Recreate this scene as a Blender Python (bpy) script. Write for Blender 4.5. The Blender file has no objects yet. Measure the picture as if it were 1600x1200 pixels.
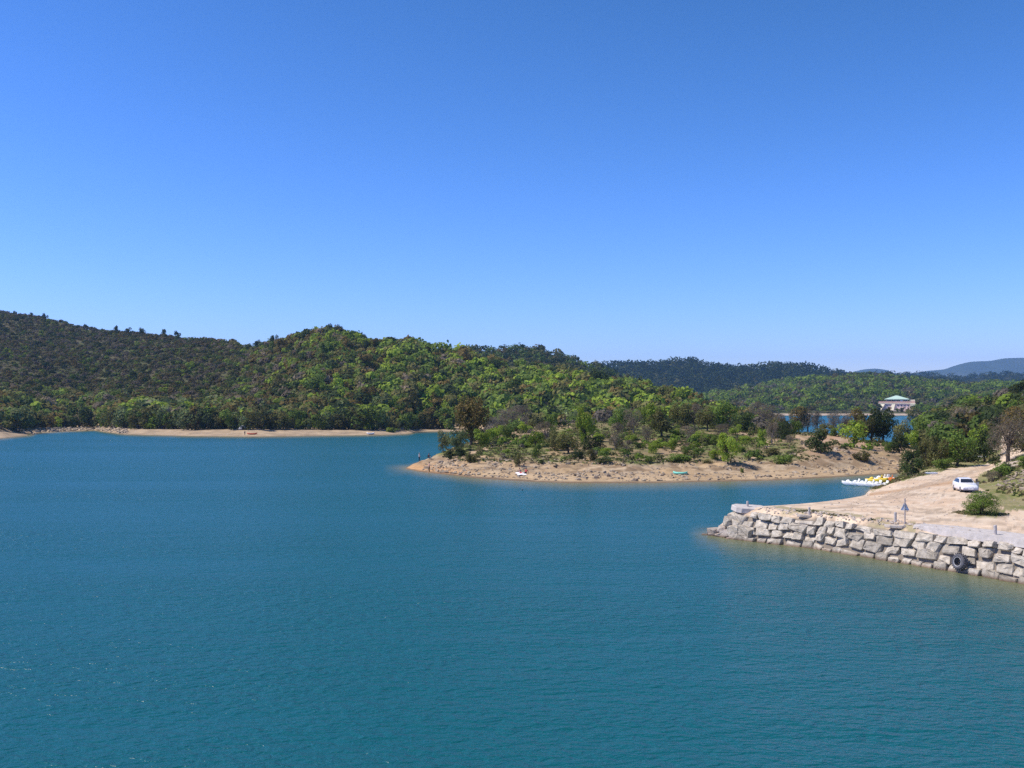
import bpy, bmesh, math, random
import numpy as np
from mathutils import Vector, Matrix, Euler

S = bpy.context.scene
COL = S.collection
R = math.radians
rng = np.random.default_rng(7)
random.seed(7)

# ------------------------------------------------------------------ camera
CAMZ, F = 12.0, 1600.0            # camera height above the lake, focal length in photo pixels
HX, HY = 800.0, 630.0             # principal column and horizon row of the 1600x1200 photo
cam_d = bpy.data.cameras.new('camera')
cam = bpy.data.objects.new('camera', cam_d); COL.objects.link(cam)
cam.location = (0, 0, CAMZ); cam.rotation_euler = (R(90), 0, 0)
cam_d.sensor_width = 36; cam_d.lens = 36
cam_d.shift_y = (HY - 600) / 1600
cam_d.clip_start = 0.5; cam_d.clip_end = 40000
S.camera = cam

# ------------------------------------------------------------------ sky, sun, exposure
SUN_EL, SUN_AZ = R(52), R(-96)     # azimuth from +Y towards +X
w = bpy.data.worlds.new('World'); S.world = w; w.use_nodes = True
nt = w.node_tree
for n in list(nt.nodes): nt.nodes.remove(n)
sky = nt.nodes.new('ShaderNodeTexSky'); sky.sky_type = 'NISHITA'
sky.sun_disc = False; sky.sun_elevation = SUN_EL; sky.sun_rotation = SUN_AZ
sky.altitude = 500; sky.air_density = 1.0; sky.dust_density = 0.15; sky.ozone_density = 2.2
gn0 = nt.nodes.new('ShaderNodeMix'); gn0.data_type = 'RGBA'; gn0.blend_type = 'MULTIPLY'; gn0.inputs[0].default_value = 1; gn0.inputs[7].default_value = (.133, .133, .133, 1)
sp = nt.nodes.new('ShaderNodeSeparateColor'); cb = nt.nodes.new('ShaderNodeCombineColor')     # a clear, deep spring sky
nt.links.new(gn0.outputs[2], sp.inputs[0])
for k, (gam, gain) in enumerate(((1.75, 7.6), (1.39, 7.25), (1.75, 12.9))):
    pw = nt.nodes.new('ShaderNodeMath'); pw.operation = 'POWER'; pw.inputs[1].default_value = gam
    ml = nt.nodes.new('ShaderNodeMath'); ml.operation = 'MULTIPLY'; ml.inputs[1].default_value = gain
    nt.links.new(sp.outputs[k], pw.inputs[0]); nt.links.new(pw.outputs[0], ml.inputs[0]); nt.links.new(ml.outputs[0], cb.inputs[k])
bg = nt.nodes.new('ShaderNodeBackground'); bg.inputs['Strength'].default_value = 0.12
ow = nt.nodes.new('ShaderNodeOutputWorld')
nt.links.new(sky.outputs[0], gn0.inputs[6]); nt.links.new(cb.outputs[0], bg.inputs[0]); nt.links.new(bg.outputs[0], ow.inputs[0])
sl = bpy.data.lights.new('sun', 'SUN'); sl.energy = 4.8; sl.angle = R(0.5); sl.color = (1, 0.91, 0.77)
so = bpy.data.objects.new('sun', sl); COL.objects.link(so)
sdir = Vector((math.sin(SUN_AZ) * math.cos(SUN_EL), math.cos(SUN_AZ) * math.cos(SUN_EL), math.sin(SUN_EL)))
so.rotation_euler = sdir.to_track_quat('Z', 'Y').to_euler(); so.location = sdir * 300
S.view_settings.view_transform = 'Standard'; S.view_settings.look = 'None'
S.view_settings.exposure = 0.3; S.view_settings.gamma = 1
S.render.engine = 'CYCLES'
S.cycles.use_denoising = False
S.cycles.max_bounces = 6; S.cycles.volume_bounces = 0; S.cycles.transparent_max_bounces = 8

# ------------------------------------------------------------------ helpers
def tag(o, label=None, cat=None, group=None, kind=None):
    if label: o['label'] = label
    if cat: o['category'] = cat
    if group: o['group'] = group
    if kind: o['kind'] = kind
    return o

def link(name, me, parent=None, mat=None):
    o = bpy.data.objects.new(name, me); COL.objects.link(o)
    if parent is not None: o.parent = parent
    if mat is not None:
        me.materials.clear()
        for m in (mat if isinstance(mat, (list, tuple)) else [mat]): me.materials.append(m)
    return o

def empty(name, loc, rz=0.0):
    o = bpy.data.objects.new(name, None); COL.objects.link(o)
    o.location = loc; o.rotation_euler = (0, 0, rz); o.empty_display_size = 0.3
    return o

def mesh_np(name, V, Fq, smooth=False):
    """V (n,3), Fq (m,k) -> mesh, all faces with k corners"""
    me = bpy.data.meshes.new(name)
    V = np.asarray(V, np.float32); Fq = np.asarray(Fq, np.int32)
    m, k = Fq.shape
    me.vertices.add(len(V)); me.vertices.foreach_set('co', V.ravel())
    me.loops.add(m * k); me.loops.foreach_set('vertex_index', Fq.ravel())
    me.polygons.add(m); me.polygons.foreach_set('loop_start', np.arange(m, dtype=np.int32) * k)
    me.polygons.foreach_set('loop_total', np.full(m, k, np.int32))
    if smooth: me.polygons.foreach_set('use_smooth', np.ones(m, bool))
    me.update(); me.validate()
    return me

def set_col(me, C, name='Col'):
    a = me.attributes.new(name, 'FLOAT_COLOR', 'POINT')
    C = np.asarray(C, np.float32)
    if C.shape[1] == 3: C = np.hstack([C, np.ones((len(C), 1), np.float32)])
    a.data.foreach_set('color', C.ravel())

def bm_obj(name, bm, mat, parent=None, smooth=False):
    me = bpy.data.meshes.new(name)
    bmesh.ops.recalc_face_normals(bm, faces=bm.faces)
    if smooth:
        for f in bm.faces: f.smooth = True
    bm.to_mesh(me); bm.free()
    return link(name, me, parent, mat)

def bm_box(bm, c, s, rot=None, bev=0.0):
    M = Matrix.Translation(c)
    if rot is not None: M = M @ (rot.to_matrix().to_4x4() if isinstance(rot, Euler) else rot)
    r = bmesh.ops.create_cube(bm, size=1, matrix=M @ Matrix.Diagonal((s[0], s[1], s[2], 1)))
    if bev > 0:
        es = list({e for v in r['verts'] for e in v.link_edges})
        bmesh.ops.bevel(bm, geom=es, offset=bev, segments=2, affect='EDGES', profile=0.6)

def bm_cyl(bm, p0, p1, r0, r1, seg=10):
    p0, p1 = Vector(p0), Vector(p1); d = p1 - p0
    M = Matrix.Translation((p0 + p1) / 2) @ d.to_track_quat('Z', 'Y').to_matrix().to_4x4()
    bmesh.ops.create_cone(bm, cap_ends=True, segments=seg, radius1=r0, radius2=r1, depth=d.length, matrix=M)

def bm_tube(bm, pts, rad, seg=7):
    rings = []
    for i, p in enumerate(pts):
        p = Vector(p)
        t = (Vector(pts[min(i + 1, len(pts) - 1)]) - Vector(pts[max(i - 1, 0)])).normalized()
        a = t.orthogonal().normalized() if i == 0 else (a - t * a.dot(t)).normalized()
        b = t.cross(a)
        rings.append([bm.verts.new(p + (a * math.cos(6.2832 * k / seg) + b * math.sin(6.2832 * k / seg)) * rad[i]) for k in range(seg)])
    for r0, r1 in zip(rings, rings[1:]):
        for k in range(seg): bm.faces.new((r0[k], r0[(k + 1) % seg], r1[(k + 1) % seg], r1[k]))
    bm.faces.new(rings[0][::-1]); bm.faces.new(rings[-1])

def bm_hull(bm, pts):
    vs = [bm.verts.new(p) for p in pts]
    r = bmesh.ops.convex_hull(bm, input=vs)
    bmesh.ops.delete(bm, geom=list({g for g in r['geom_interior'] + r['geom_unused'] if isinstance(g, bmesh.types.BMVert)}), context='VERTS')

# ---- noise
def _h(ix, iy, s):
    n = (ix.astype(np.int64) * 374761393 + iy.astype(np.int64) * 668265263 + s * 974634777) & 0x7fffffff
    n = ((n ^ (n >> 13)) * 1274126177) & 0x7fffffff
    return ((n ^ (n >> 16)) & 0xffff) / 65535.0
def vnoise(x, y, s=0):
    x = np.asarray(x, float); y = np.asarray(y, float)
    ix, iy = np.floor(x), np.floor(y); fx, fy = x - ix, y - iy
    fx = fx * fx * (3 - 2 * fx); fy = fy * fy * (3 - 2 * fy)
    a, b, c, d = _h(ix, iy, s), _h(ix + 1, iy, s), _h(ix, iy + 1, s), _h(ix + 1, iy + 1, s)
    return (a * (1 - fx) + b * fx) * (1 - fy) + (c * (1 - fx) + d * fx) * fy
def fbm(x, y, s=0, o=4):
    v, a, t = 0, 1, 0
    for k in range(o):
        v = v + a * vnoise(x * 2 ** k, y * 2 ** k, s + k * 17); t += a; a *= 0.5
    return v / t
def sstep(a, b, x):
    t = np.clip((x - a) / (b - a), 0, 1); return t * t * (3 - 2 * t)
def mixc(c0, c1, t):
    return np.asarray(c0) * (1 - t[:, None]) + np.asarray(c1) * t[:, None]

# ------------------------------------------------------------------ materials
def newmat(name):
    m = bpy.data.materials.new(name); m.use_nodes = True
    return m, m.node_tree, m.node_tree.nodes['Principled BSDF']
def simple(name, col, rough=0.6, metal=0.0, var=0.12, scale=3.0, bump=0.0, spec=0.4, coat=0.0):
    m, t, p = newmat(name)
    p.inputs['Roughness'].default_value = rough; p.inputs['Metallic'].default_value = metal
    p.inputs['Specular IOR Level'].default_value = spec; p.inputs['Coat Weight'].default_value = coat
    tc = t.nodes.new('ShaderNodeTexCoord')
    no = t.nodes.new('ShaderNodeTexNoise'); no.inputs['Scale'].default_value = scale; no.inputs['Detail'].default_value = 6
    t.links.new(tc.outputs['Object'], no.inputs['Vector'])
    mr = t.nodes.new('ShaderNodeMapRange'); mr.inputs[1].default_value = 0.3; mr.inputs[2].default_value = 0.7
    mr.inputs[3].default_value = 1 - var; mr.inputs[4].default_value = 1 + var
    t.links.new(no.outputs['Fac'], mr.inputs[0])
    mx = t.nodes.new('ShaderNodeMix'); mx.data_type = 'RGBA'; mx.blend_type = 'MULTIPLY'; mx.inputs[0].default_value = 1
    mx.inputs[6].default_value = (*col, 1); t.links.new(mr.outputs[0], mx.inputs[7]); t.links.new(mx.outputs[2], p.inputs['Base Color'])
    if bump > 0:
        b = t.nodes.new('ShaderNodeBump'); b.inputs['Strength'].default_value = 0.8; b.inputs['Distance'].default_value = bump
        t.links.new(no.outputs['Fac'], b.inputs['Height']); t.links.new(b.outputs[0], p.inputs['Normal'])
    return m

def ground_mat(name, scale=0.6, var=0.2, bump=0.05):
    m, t, p = newmat(name)
    p.inputs['Roughness'].default_value = 0.95; p.inputs['Specular IOR Level'].default_value = 0.1
    at = t.nodes.new('ShaderNodeAttribute'); at.attribute_name = 'Col'
    g = t.nodes.new('ShaderNodeNewGeometry')
    n1 = t.nodes.new('ShaderNodeTexNoise'); n1.inputs['Scale'].default_value = scale; n1.inputs['Detail'].default_value = 8; n1.inputs['Roughness'].default_value = 0.7
    t.links.new(g.outputs['Position'], n1.inputs['Vector'])
    mr = t.nodes.new('ShaderNodeMapRange'); mr.inputs[1].default_value = 0.3; mr.inputs[2].default_value = 0.7
    mr.inputs[3].default_value = 1 - var; mr.inputs[4].default_value = 1 + var
    t.links.new(n1.outputs['Fac'], mr.inputs[0])
    mx = t.nodes.new('ShaderNodeMix'); mx.data_type = 'RGBA'; mx.blend_type = 'MULTIPLY'; mx.inputs[0].default_value = 1
    t.links.new(at.outputs['Color'], mx.inputs[6]); t.links.new(mr.outputs[0], mx.inputs[7]); t.links.new(mx.outputs[2], p.inputs['Base Color'])
    b = t.nodes.new('ShaderNodeBump'); b.inputs['Strength'].default_value = 1; b.inputs['Distance'].default_value = bump
    t.links.new(n1.outputs['Fac'], b.inputs['Height']); t.links.new(b.outputs[0], p.inputs['Normal'])
    return m

def foliage_mat(name, col=None, attr=False):
    """leaf material; per-leaf variation from the 'Col' attribute, per-plant variation from the object's random"""
    m, t, p = newmat(name)
    p.inputs['Roughness'].default_value = 0.75; p.inputs['Specular IOR Level'].default_value = 0.15
    at = t.nodes.new('ShaderNodeAttribute'); at.attribute_name = 'Col'
    if attr:
        src = at.outputs['Color']
    else:
        oi = t.nodes.new('ShaderNodeObjectInfo')
        mr = t.nodes.new('ShaderNodeMapRange'); mr.inputs[3].default_value = 0.75; mr.inputs[4].default_value = 1.3
        t.links.new(oi.outputs['Random'], mr.inputs[0])
        m1 = t.nodes.new('ShaderNodeMix'); m1.data_type = 'RGBA'; m1.blend_type = 'MULTIPLY'; m1.inputs[0].default_value = 1
        m1.inputs[6].default_value = (*col, 1); t.links.new(mr.outputs[0], m1.inputs[7])
        m2 = t.nodes.new('ShaderNodeMix'); m2.data_type = 'RGBA'; m2.blend_type = 'MULTIPLY'; m2.inputs[0].default_value = 1
        t.links.new(m1.outputs[2], m2.inputs[6]); t.links.new(at.outputs['Color'], m2.inputs[7])
        src = m2.outputs[2]
    t.links.new(src, p.inputs['Base Color'])
    tr = t.nodes.new('ShaderNodeBsdfTranslucent'); t.links.new(src, tr.inputs['Color'])
    ms = t.nodes.new('ShaderNodeMixShader'); ms.inputs[0].default_value = 0.42
    t.links.new(p.outputs[0], ms.inputs[1]); t.links.new(tr.outputs[0], ms.inputs[2])
    t.links.new(ms.outputs[0], t.nodes['Material Output'].inputs['Surface'])
    return m

M = {}
KCOL = {'bright': (0.185, 0.265, 0.036), 'mid': (0.112, 0.170, 0.036), 'olive': (0.128, 0.132, 0.048), 'dark': (0.050, 0.074, 0.025),
        'brown': (0.130, 0.105, 0.036), 'grey': (0.165, 0.142, 0.110), 'pale': (0.155, 0.200, 0.085), 'conifer': (0.022, 0.045, 0.022)}
for k, c in KCOL.items(): c = tuple(q * 1.1 for q in c); M['leaf_' + k] = foliage_mat('foliage_' + k, c)
M['forest'] = foliage_mat('forest_foliage', attr=True)
M['bark'] = simple('bark', (0.075, 0.058, 0.045), 0.9, var=0.3, scale=6)
M['bark_pale'] = simple('bark_pale', (0.20, 0.17, 0.15), 0.9, var=0.3, scale=6)
M['ground'] = ground_mat('ground_soil', 0.9, 0.22, 0.06)
M['hill'] = ground_mat('hill_soil', 0.15, 0.35, 0.6)
M['far'] = ground_mat('far_hill_soil', 0.02, 0.3, 3.0)
M['white'] = simple('white_plastic', (0.80, 0.80, 0.80), 0.35, var=0.04)
M['carpaint'] = simple('white_car_paint', (0.80, 0.80, 0.82), 0.3, var=0.02, coat=0.6)
M['black'] = simple('black_rubber', (0.03, 0.03, 0.032), 0.75, var=0.25, scale=8)
M['rubber'] = simple('weathered_rubber', (0.085, 0.085, 0.095), 0.8, var=0.3, scale=5)
M['glass'] = simple('dark_glass', (0.02, 0.025, 0.04), 0.06, spec=0.6, var=0.05)
M['chrome'] = simple('grey_metal', (0.5, 0.5, 0.52), 0.35, metal=0.9, var=0.1)
M['concrete'] = simple('concrete', (0.48, 0.44, 0.41), 0.9, var=0.18, scale=2.5, bump=0.02)
M['post'] = simple('post_stone', (0.42, 0.38, 0.36), 0.85, var=0.2, scale=6)

# ------------------------------------------------------------------ terrain: land masses as height profiles along view columns
def P(py, Y): return (Y, CAMZ - (py - HY) / F * Y)
def Z(z, Y): return (Y, z)
LANDS = []
class Land:
    def __init__(self, name, cols, sub, step, namp=0.0, nscale=10.0, smooth=True):
        cols = sorted(cols, key=lambda c: c[0])
        self.px = np.array([c[0] for c in cols], float)
        self.Y = np.array([[b[0] for b in c[1]] for c in cols]); self.z = np.array([[b[1] for b in c[1]] for c in cols])
        self.name, self.sub, self.step, self.namp, self.nscale = name, sub, step, namp, nscale
        self.smooth = smooth; LANDS.append(self)
    def _ip(self, A, px):
        X = self.px; px = np.clip(px, X[0], X[-1])
        j = np.clip(np.searchsorted(X, px, side='right') - 1, 0, len(X) - 2)
        t = ((px - X[j]) / (X[j + 1] - X[j]))[:, None]
        if self.smooth:                       # monotone-ish cubic
            d = np.diff(A, axis=0) / np.diff(X)[:, None]
            m = np.zeros_like(A); m[0], m[-1] = d[0], d[-1]
            same = d[:-1] * d[1:] > 0
            m[1:-1] = np.where(same, 2 * d[:-1] * d[1:] / np.where(same, d[:-1] + d[1:], 1), 0)
            h = (X[j + 1] - X[j])[:, None]
            return (A[j] * (2 * t**3 - 3 * t**2 + 1) + m[j] * h * (t**3 - 2 * t**2 + t) + A[j + 1] * (3 * t**2 - 2 * t**3) + m[j + 1] * h * (t**3 - t**2))
        return A[j] * (1 - t) + A[j + 1] * t
    def noise(self, x, Y, z):
        if self.namp == 0: return 0
        return self.namp * (fbm(x / self.nscale, Y / self.nscale, 5, 5) - 0.5) * 2 * sstep(0.15, 1.5, z)
    def h(self, px, Y):
        px = np.atleast_1d(np.asarray(px, float)); Y = np.atleast_1d(np.asarray(Y, float))
        Yb, zb = self._ip(self.Y, px), self._ip(self.z, px)
        out = np.full(len(px), -50.0)
        for k in range(Yb.shape[1] - 1):
            t = (Y - Yb[:, k]) / np.maximum(Yb[:, k + 1] - Yb[:, k], 1e-6)
            ok = (t >= 0) & (t <= 1)
            out = np.where(ok, zb[:, k] * (1 - t) + zb[:, k + 1] * t, out)
        x = (px - HX) / F * Y
        out = np.where((px < self.px[0]) | (px > self.px[-1]), -50, out)
        return np.where(out > -40, out + self.noise(x, Y, out), out)
    def build(self, color, mat):
        cx = np.arange(self.px[0], self.px[-1] + 0.01, self.step)
        Yb, zb = self._ip(self.Y, cx), self._ip(self.z, cx)
        ys, zs = [], []
        K = Yb.shape[1]
        for k in range(K - 1):
            n = self.sub[k]
            for i in range(n + (1 if k == K - 2 else 0)):
                t = i / n
                ys.append(Yb[:, k] * (1 - t) + Yb[:, k + 1] * t); zs.append(zb[:, k] * (1 - t) + zb[:, k + 1] * t)
        YY, ZZ = np.array(ys).T, np.array(zs).T          # (cols, rows)
        PX = np.repeat(cx[:, None], YY.shape[1], 1)
        x, y, z, pxs = ((PX - HX) / F * YY).ravel(), YY.ravel(), ZZ.ravel(), PX.ravel()
        z = z + self.noise(x, y, z)
        nc, nr = YY.shape
        i = np.arange(nc - 1)[:, None] * nr + np.arange(nr - 1)[None, :]
        Fq = np.stack([i, i + nr, i + nr + 1, i + 1], -1).reshape(-1, 4)
        me = mesh_np(self.name, np.stack([x, y, z], 1), Fq, True)
        py = HY + (CAMZ - z) / y * F
        set_col(me, color(x, y, z, pxs, py))
        o = link(self.name, me, None, mat)
        tag(o, kind='structure'); return o

def height(px, Y):
    h = np.full(np.atleast_1d(px).shape, -50.0)
    for L in LANDS: h = np.maximum(h, L.h(px, Y))
    return h
def world(px, Y): return (px - HX) / F * Y
def hit(px, py, y0=30.0, y1=3000.0):
    """first ground or water point on the sight line of a photo pixel"""
    Y = np.geomspace(y0, y1, 1600); px_ = np.full(1600, float(px))
    ray = CAMZ - (py - HY) / F * Y
    g = np.maximum(height(px_, Y), 0.0)
    k = int(np.argmax(g >= ray))
    if g[k] < ray[k]: k = len(Y) - 1
    Yk = float(Y[k]); zz = float(g[k])
    return Vector((world(px, Yk), Yk, zz))
def gz(x, y): return float(max(height([HX + F * x / y], [y])[0], 0))

# -- the near quay, yard, road and right bank
WPX = np.array([1060, 1085, 1100, 1145, 1180, 1280, 1365, 1450, 1520, 1600, 1700, 1800, 1950, 2200, 2450], float)
WPY = np.array([834, 835, 836, 842, 846, 858, 872, 886, 897, 912, 932, 955, 990, 1055, 1120], float)
def Yw(px): return CAMZ * F / (np.interp(px, WPX, WPY) - HY)
def nc(px, top, b3, b4, b5, b6, b7, b8, b9, foot=None):
    y = float(Yw(px))
    return (px, [Z(-3, y - 13), Z(min(-0.5, top), y - 0.2), Z(min(top * .8, 2.2), y + 1.0), Z(top, y + 1.9), b3, b4, b5, b6, b7, b8, b9])
near = Land('quay_ground', [
    nc(1072, -3, Z(-3, 96.5), Z(-3, 97), Z(-3, 98), Z(-3, 100), Z(-3, 104), Z(-3, 110), Z(-3, 115)),
    nc(1098, -0.8, Z(-0.9, 94.6), Z(-1, 95), Z(-1.2, 96), Z(-2, 98), Z(-3, 104), Z(-3, 110), Z(-3, 115)),
    nc(1120, 0.5, Z(0.5, 94.3), Z(0.4, 95), Z(0, 96.2), Z(-2, 98), Z(-3, 104), Z(-3, 110), Z(-3, 115)),
    nc(1142, 1.7, Z(1.7, 93.2), Z(1.6, 94), Z(0, 96.5), Z(-2, 99), Z(-3, 105), Z(-3, 111), Z(-3, 116)),
    nc(1158, 2.3, Z(2.4, 92.5), Z(2.45, 93.2), Z(0, 97), Z(-2, 100), Z(-3, 106), Z(-3, 112), Z(-3, 117)),
    nc(1195, 2.6, Z(2.7, 90.5), Z(2.72, 92.5), Z(0, 97.5), Z(-2, 101), Z(-3, 108), Z(-3, 114), Z(-3, 120)),
    nc(1250, 2.7, Z(2.75, 90), Z(2.75, 94.3), Z(0, 101), Z(-2, 105), Z(-3, 112), Z(-3, 118), Z(-3, 125)),
    nc(1300, 2.7, Z(2.75, 90), Z(2.75, 97), Z(0, 106), Z(-2, 110), Z(-3, 120), Z(-3, 130), Z(-3, 140)),
    nc(1345, 2.7, Z(2.75, 90), Z(2.75, 102), Z(0, 127), Z(-1.5, 133), Z(-2, 140), Z(-2, 150), Z(-3, 160)),
    nc(1360, 2.7, Z(2.75, 92), Z(2.70, 106), Z(0, 142), Z(-1.5, 147), Z(-2, 152), Z(-2, 158), Z(-3, 165)),
    nc(1385, 2.7, Z(2.75, 92), Z(2.70, 112), Z(0, 151), Z(-.8, 157), Z(-1, 165), Z(-1, 175), Z(-2, 185)),
    nc(1405, 2.7, Z(2.75, 92), Z(2.72, 118), Z(.15, 165), Z(.1, 172), Z(.6, 185), Z(.8, 200), Z(-2, 230)),
    nc(1430, 2.7, Z(2.75, 92), Z(2.75, 128), Z(1.4, 165), Z(1.6, 185), Z(2.6, 225), Z(2, 250), Z(-2, 285)),
    nc(1470, 2.7, Z(2.75, 95), Z(2.75, 140), Z(2.7, 165), Z(3, 200), Z(4, 260), Z(5, 400), Z(-3, 520)),
    nc(1520, 2.7, Z(2.75, 100), Z(2.8, 150), Z(3.1, 175), Z(4, 210), Z(7, 290), Z(10, 420), Z(-3, 640)),
    nc(1540, 2.7, Z(2.75, 107), Z(2.95, 125), Z(2.95, 152), Z(4, 200), Z(7, 290), Z(10, 420), Z(-3, 650)),
    nc(1565, 2.7, Z(2.75, 105), Z(3.7, 122), Z(3.9, 150), Z(5.5, 200), Z(9, 290), Z(12, 400), Z(-3, 650)),
    nc(1600, 2.7, Z(2.75, 97), Z(4.2, 115), Z(5, 145), Z(7, 200), Z(11, 290), Z(14, 400), Z(-3, 650)),
    nc(1700, 2.7, Z(2.75, 92), Z(5.5, 115), Z(8, 145), Z(11, 200), Z(17, 290), Z(21, 400), Z(0, 650)),
    nc(1800, 2.7, Z(2.75, 88), Z(6.2, 115), Z(9.5, 145), Z(14, 200), Z(20, 290), Z(25, 400), Z(0, 650)),
    nc(2450, 2.7, Z(2.75, 70), Z(9, 115), Z(14, 145), Z(22, 200), Z(34, 290), Z(42, 400), Z(0, 650)),
    nc(1950, 2.7, Z(2.75, 85), Z(7.5, 115), Z(12, 145), Z(18, 200), Z(28, 290), Z(36, 400), Z(0, 650)),
], [8, 3, 3, 14, 26, 26, 16, 14, 14, 10], 2.5, namp=0.0)
near.noise = lambda x, Y, z: (0.10 * (fbm(x / 5, Y / 5, 3, 4) - .5) * sstep(2.0, 2.6, z)
                             + 0.9 * (fbm(x / 9, Y / 9, 9, 4) - .45) * sstep(3.0, 4.2, z))

pen_cols = [(600, [Z(-3, 165), Z(-2.5, 186), Z(-2.5, 187), Z(-2.5, 188), Z(-2.5, 190), Z(-2.5, 192), Z(-2.5, 195), Z(-3, 205)]),
            (626, [Z(-2.5, 168), Z(-.9, 186), Z(-.7, 187), Z(-.6, 188), Z(-.6, 190), Z(-.7, 191), Z(-1, 195), Z(-3, 205)])]
for px, fy, be, ba, mi, cr, yb in [
    (636, 733.5, (732, 187.0), (731.2, 188.3), (730.9, 189.3), (730.4, 190.3), 192),
    (655, 737, (732, 184), (728, 188), (724, 192), (720.5, 196), 203),
    (680, 740, (734, 180), (725, 187), (720, 195), (714, 206), 220),
    (700, 742, (737, 176), (722, 184), (712, 197), (703, 214), 235),
    (725, 745, (740, 171), (720, 182), (707, 200), (695, 220), 245),
    (760, 748.5, (743, 167), (720, 179), (702, 203), (685, 230), 265),
    (800, 751, (746, 163), (722, 176), (700, 205), (675, 242), 285),
    (850, 753.5, (744, 162), (722, 174), (697, 205), (667, 248), 300),
    (900, 755, (739, 165), (722, 173), (695, 205), (661, 252), 310),
    (1000, 755, (738, 166), (722, 173), (693, 207), (660, 255), 320),
    (1100, 753, (736, 168.5), (721, 176), (695, 208), (664, 255), 330),
    (1200, 751, (735, 171), (718, 180), (695, 208), (672, 250), 330),
    (1250, 748.5, (734, 173), (708, 184), (693, 210), (675, 242), 320),
    (1300, 746, (732, 176), (706, 187), (692, 210), (677, 238), 315),
    (1350, 743, (730, 180), (708, 190), (698, 208), (689, 228), 290),
    (1395, 741, (730, 182), (712, 192), (702, 208), (693, 225), 285),
    (1430, 740, (731, 183), (714, 193), (704, 208), (696, 225), 280)]:
    yf = CAMZ * F / (fy - HY)
    pen_cols.append((px, [Z(-3, yf - 18), Z(0, yf), P(*be), P(*ba), P(*mi), P(*cr), Z(0, yb), Z(-3, yb + 14)]))
pen_cols.append((1465, [Z(-3, 160), Z(-1, 174), Z(-1, 183), Z(-.5, 193), Z(0, 208), Z(0, 225), Z(-1, 280), Z(-3, 300)]))
pen = Land('peninsula_ground', pen_cols, [4, 10, 22, 34, 36, 14, 4], 2.0)
def pen_noise(x, Y, z):
    k = sstep(0.25, 1.1, z)
    rock = np.abs(fbm(x / 5 + Y / 9, Y / 3.5, 21, 4) - 0.5) * 2
    bank = sstep(0.5, 1.1, z) * (1 - sstep(2.2, 3.2, z))
    return k * (0.55 * (fbm(x / 12, Y / 12, 5, 5) - 0.5)) + bank * (1.15 * (rock - 0.35))
pen.noise = pen_noise

# -- the hills behind the far shore
sk = [(-250, 436), (-100, 466), (0, 486), (50, 496), (100, 508), (150, 518), (200, 524), (250, 529), (300, 533), (350, 540), (400, 547), (430, 540),
      (450, 533), (480, 527), (520, 526), (550, 538), (600, 548), (640, 546), (700, 552), (760, 560), (850, 573), (900, 584), (950, 594),
      (1000, 606), (1050, 618), (1090, 629), (1150, 645), (1220, 662)]
shore = [(-250, 690), (0, 685), (42, 681), (49, 680.5), (60, 676.5), (100, 674.5), (148, 672.5), (165, 675), (200, 679), (300, 681.5), (400, 682.3), (500, 681), (600, 679.8),
         (640, 678), (652, 675), (690, 674.5), (760, 675.7), (900, 678), (1220, 679)]
btop = [(-250, 679), (0, 676), (42, 678.3), (49, 678.6), (60, 669), (148, 668), (165, 667), (200, 670), (300, 671.5), (400, 671), (600, 672), (640, 673), (652, 671), (690, 670.5), (760, 671), (1220, 674)]
yc = [(-250, 980), (0, 900), (200, 850), (350, 760), (420, 680), (480, 620), (520, 600), (650, 570), (800, 550), (1000, 500), (1220, 480)]
cols = []
for px in sorted(set([a for a, _ in sk] + [a for a, _ in shore] + [20, 60, 80, 125, 620])):
    ip = lambda tb: float(np.interp(px, [a for a, _ in tb], [b for _, b in tb]))
    yf = CAMZ * F / (ip(shore) - HY); b = ip(btop); c = ip(sk); Yc = ip(yc)
    d = max(Yc - yf - 22, 40)
    cols.append((px, [Z(-3, yf - 30), Z(0, yf), P(b, yf + 20), P(b - 1.5, yf + 30), P(b + (c - b) * .38, yf + 22 + d * .33),
                      P(b + (c - b) * .72, yf + 22 + d * .66), P(c, Yc), P(c + 22, Yc + 110)]))
hills = Land('hills', cols, [3, 8, 4, 24, 30, 30, 8], 4.0)
hills.noise = lambda x, Y, z: sstep(3, 25, z) * 9 * (fbm(x / 75, Y / 90, 31, 4) - 0.5) + sstep(.3, 1.5, z) * 0.7 * (fbm(x / 6, Y / 6, 33, 3) - .5)

cols = []
for px, c in [(560, 580), (620, 570), (680, 558), (720, 551), (740, 548), (800, 547), (830, 548), (860, 553), (900, 567), (930, 577), (960, 588), (1000, 602), (1060, 625), (1100, 640)]:
    cols.append((px, [P(645, 760), P(600 + (c - 545) * .5, 900), P(c, 1050), P(c + 30, 1200)]))
back = Land('back_hill', cols, [12, 20, 6], 6.0); back.noise = lambda x, Y, z: 5 * (fbm(x / 60, Y / 60, 41, 3) - .5)

cols = []
for px, c in [(1030, 641), (1080, 625), (1115, 619), (1150, 613), (1200, 605), (1250, 597), (1300, 591), (1340, 588), (1370, 589), (1400, 592), (1450, 598), (1500, 602), (1600, 603), (1700, 598), (1950, 590)]:
    cols.append((px, [Z(-2, 985), Z(0, 1010), Z(2.2, 1022), P(641 + (c - 641) * .35, 1150), P(641 + (c - 641) * .72, 1330), P(c, 1500), P(c + 18, 1700)]))
mid = Land('bay_hill', cols, [2, 3, 12, 16, 16, 5], 5.0); mid.noise = lambda x, Y, z: sstep(5, 20, z) * 7 * (fbm(x / 80, Y / 90, 51, 4) - .5)

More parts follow.
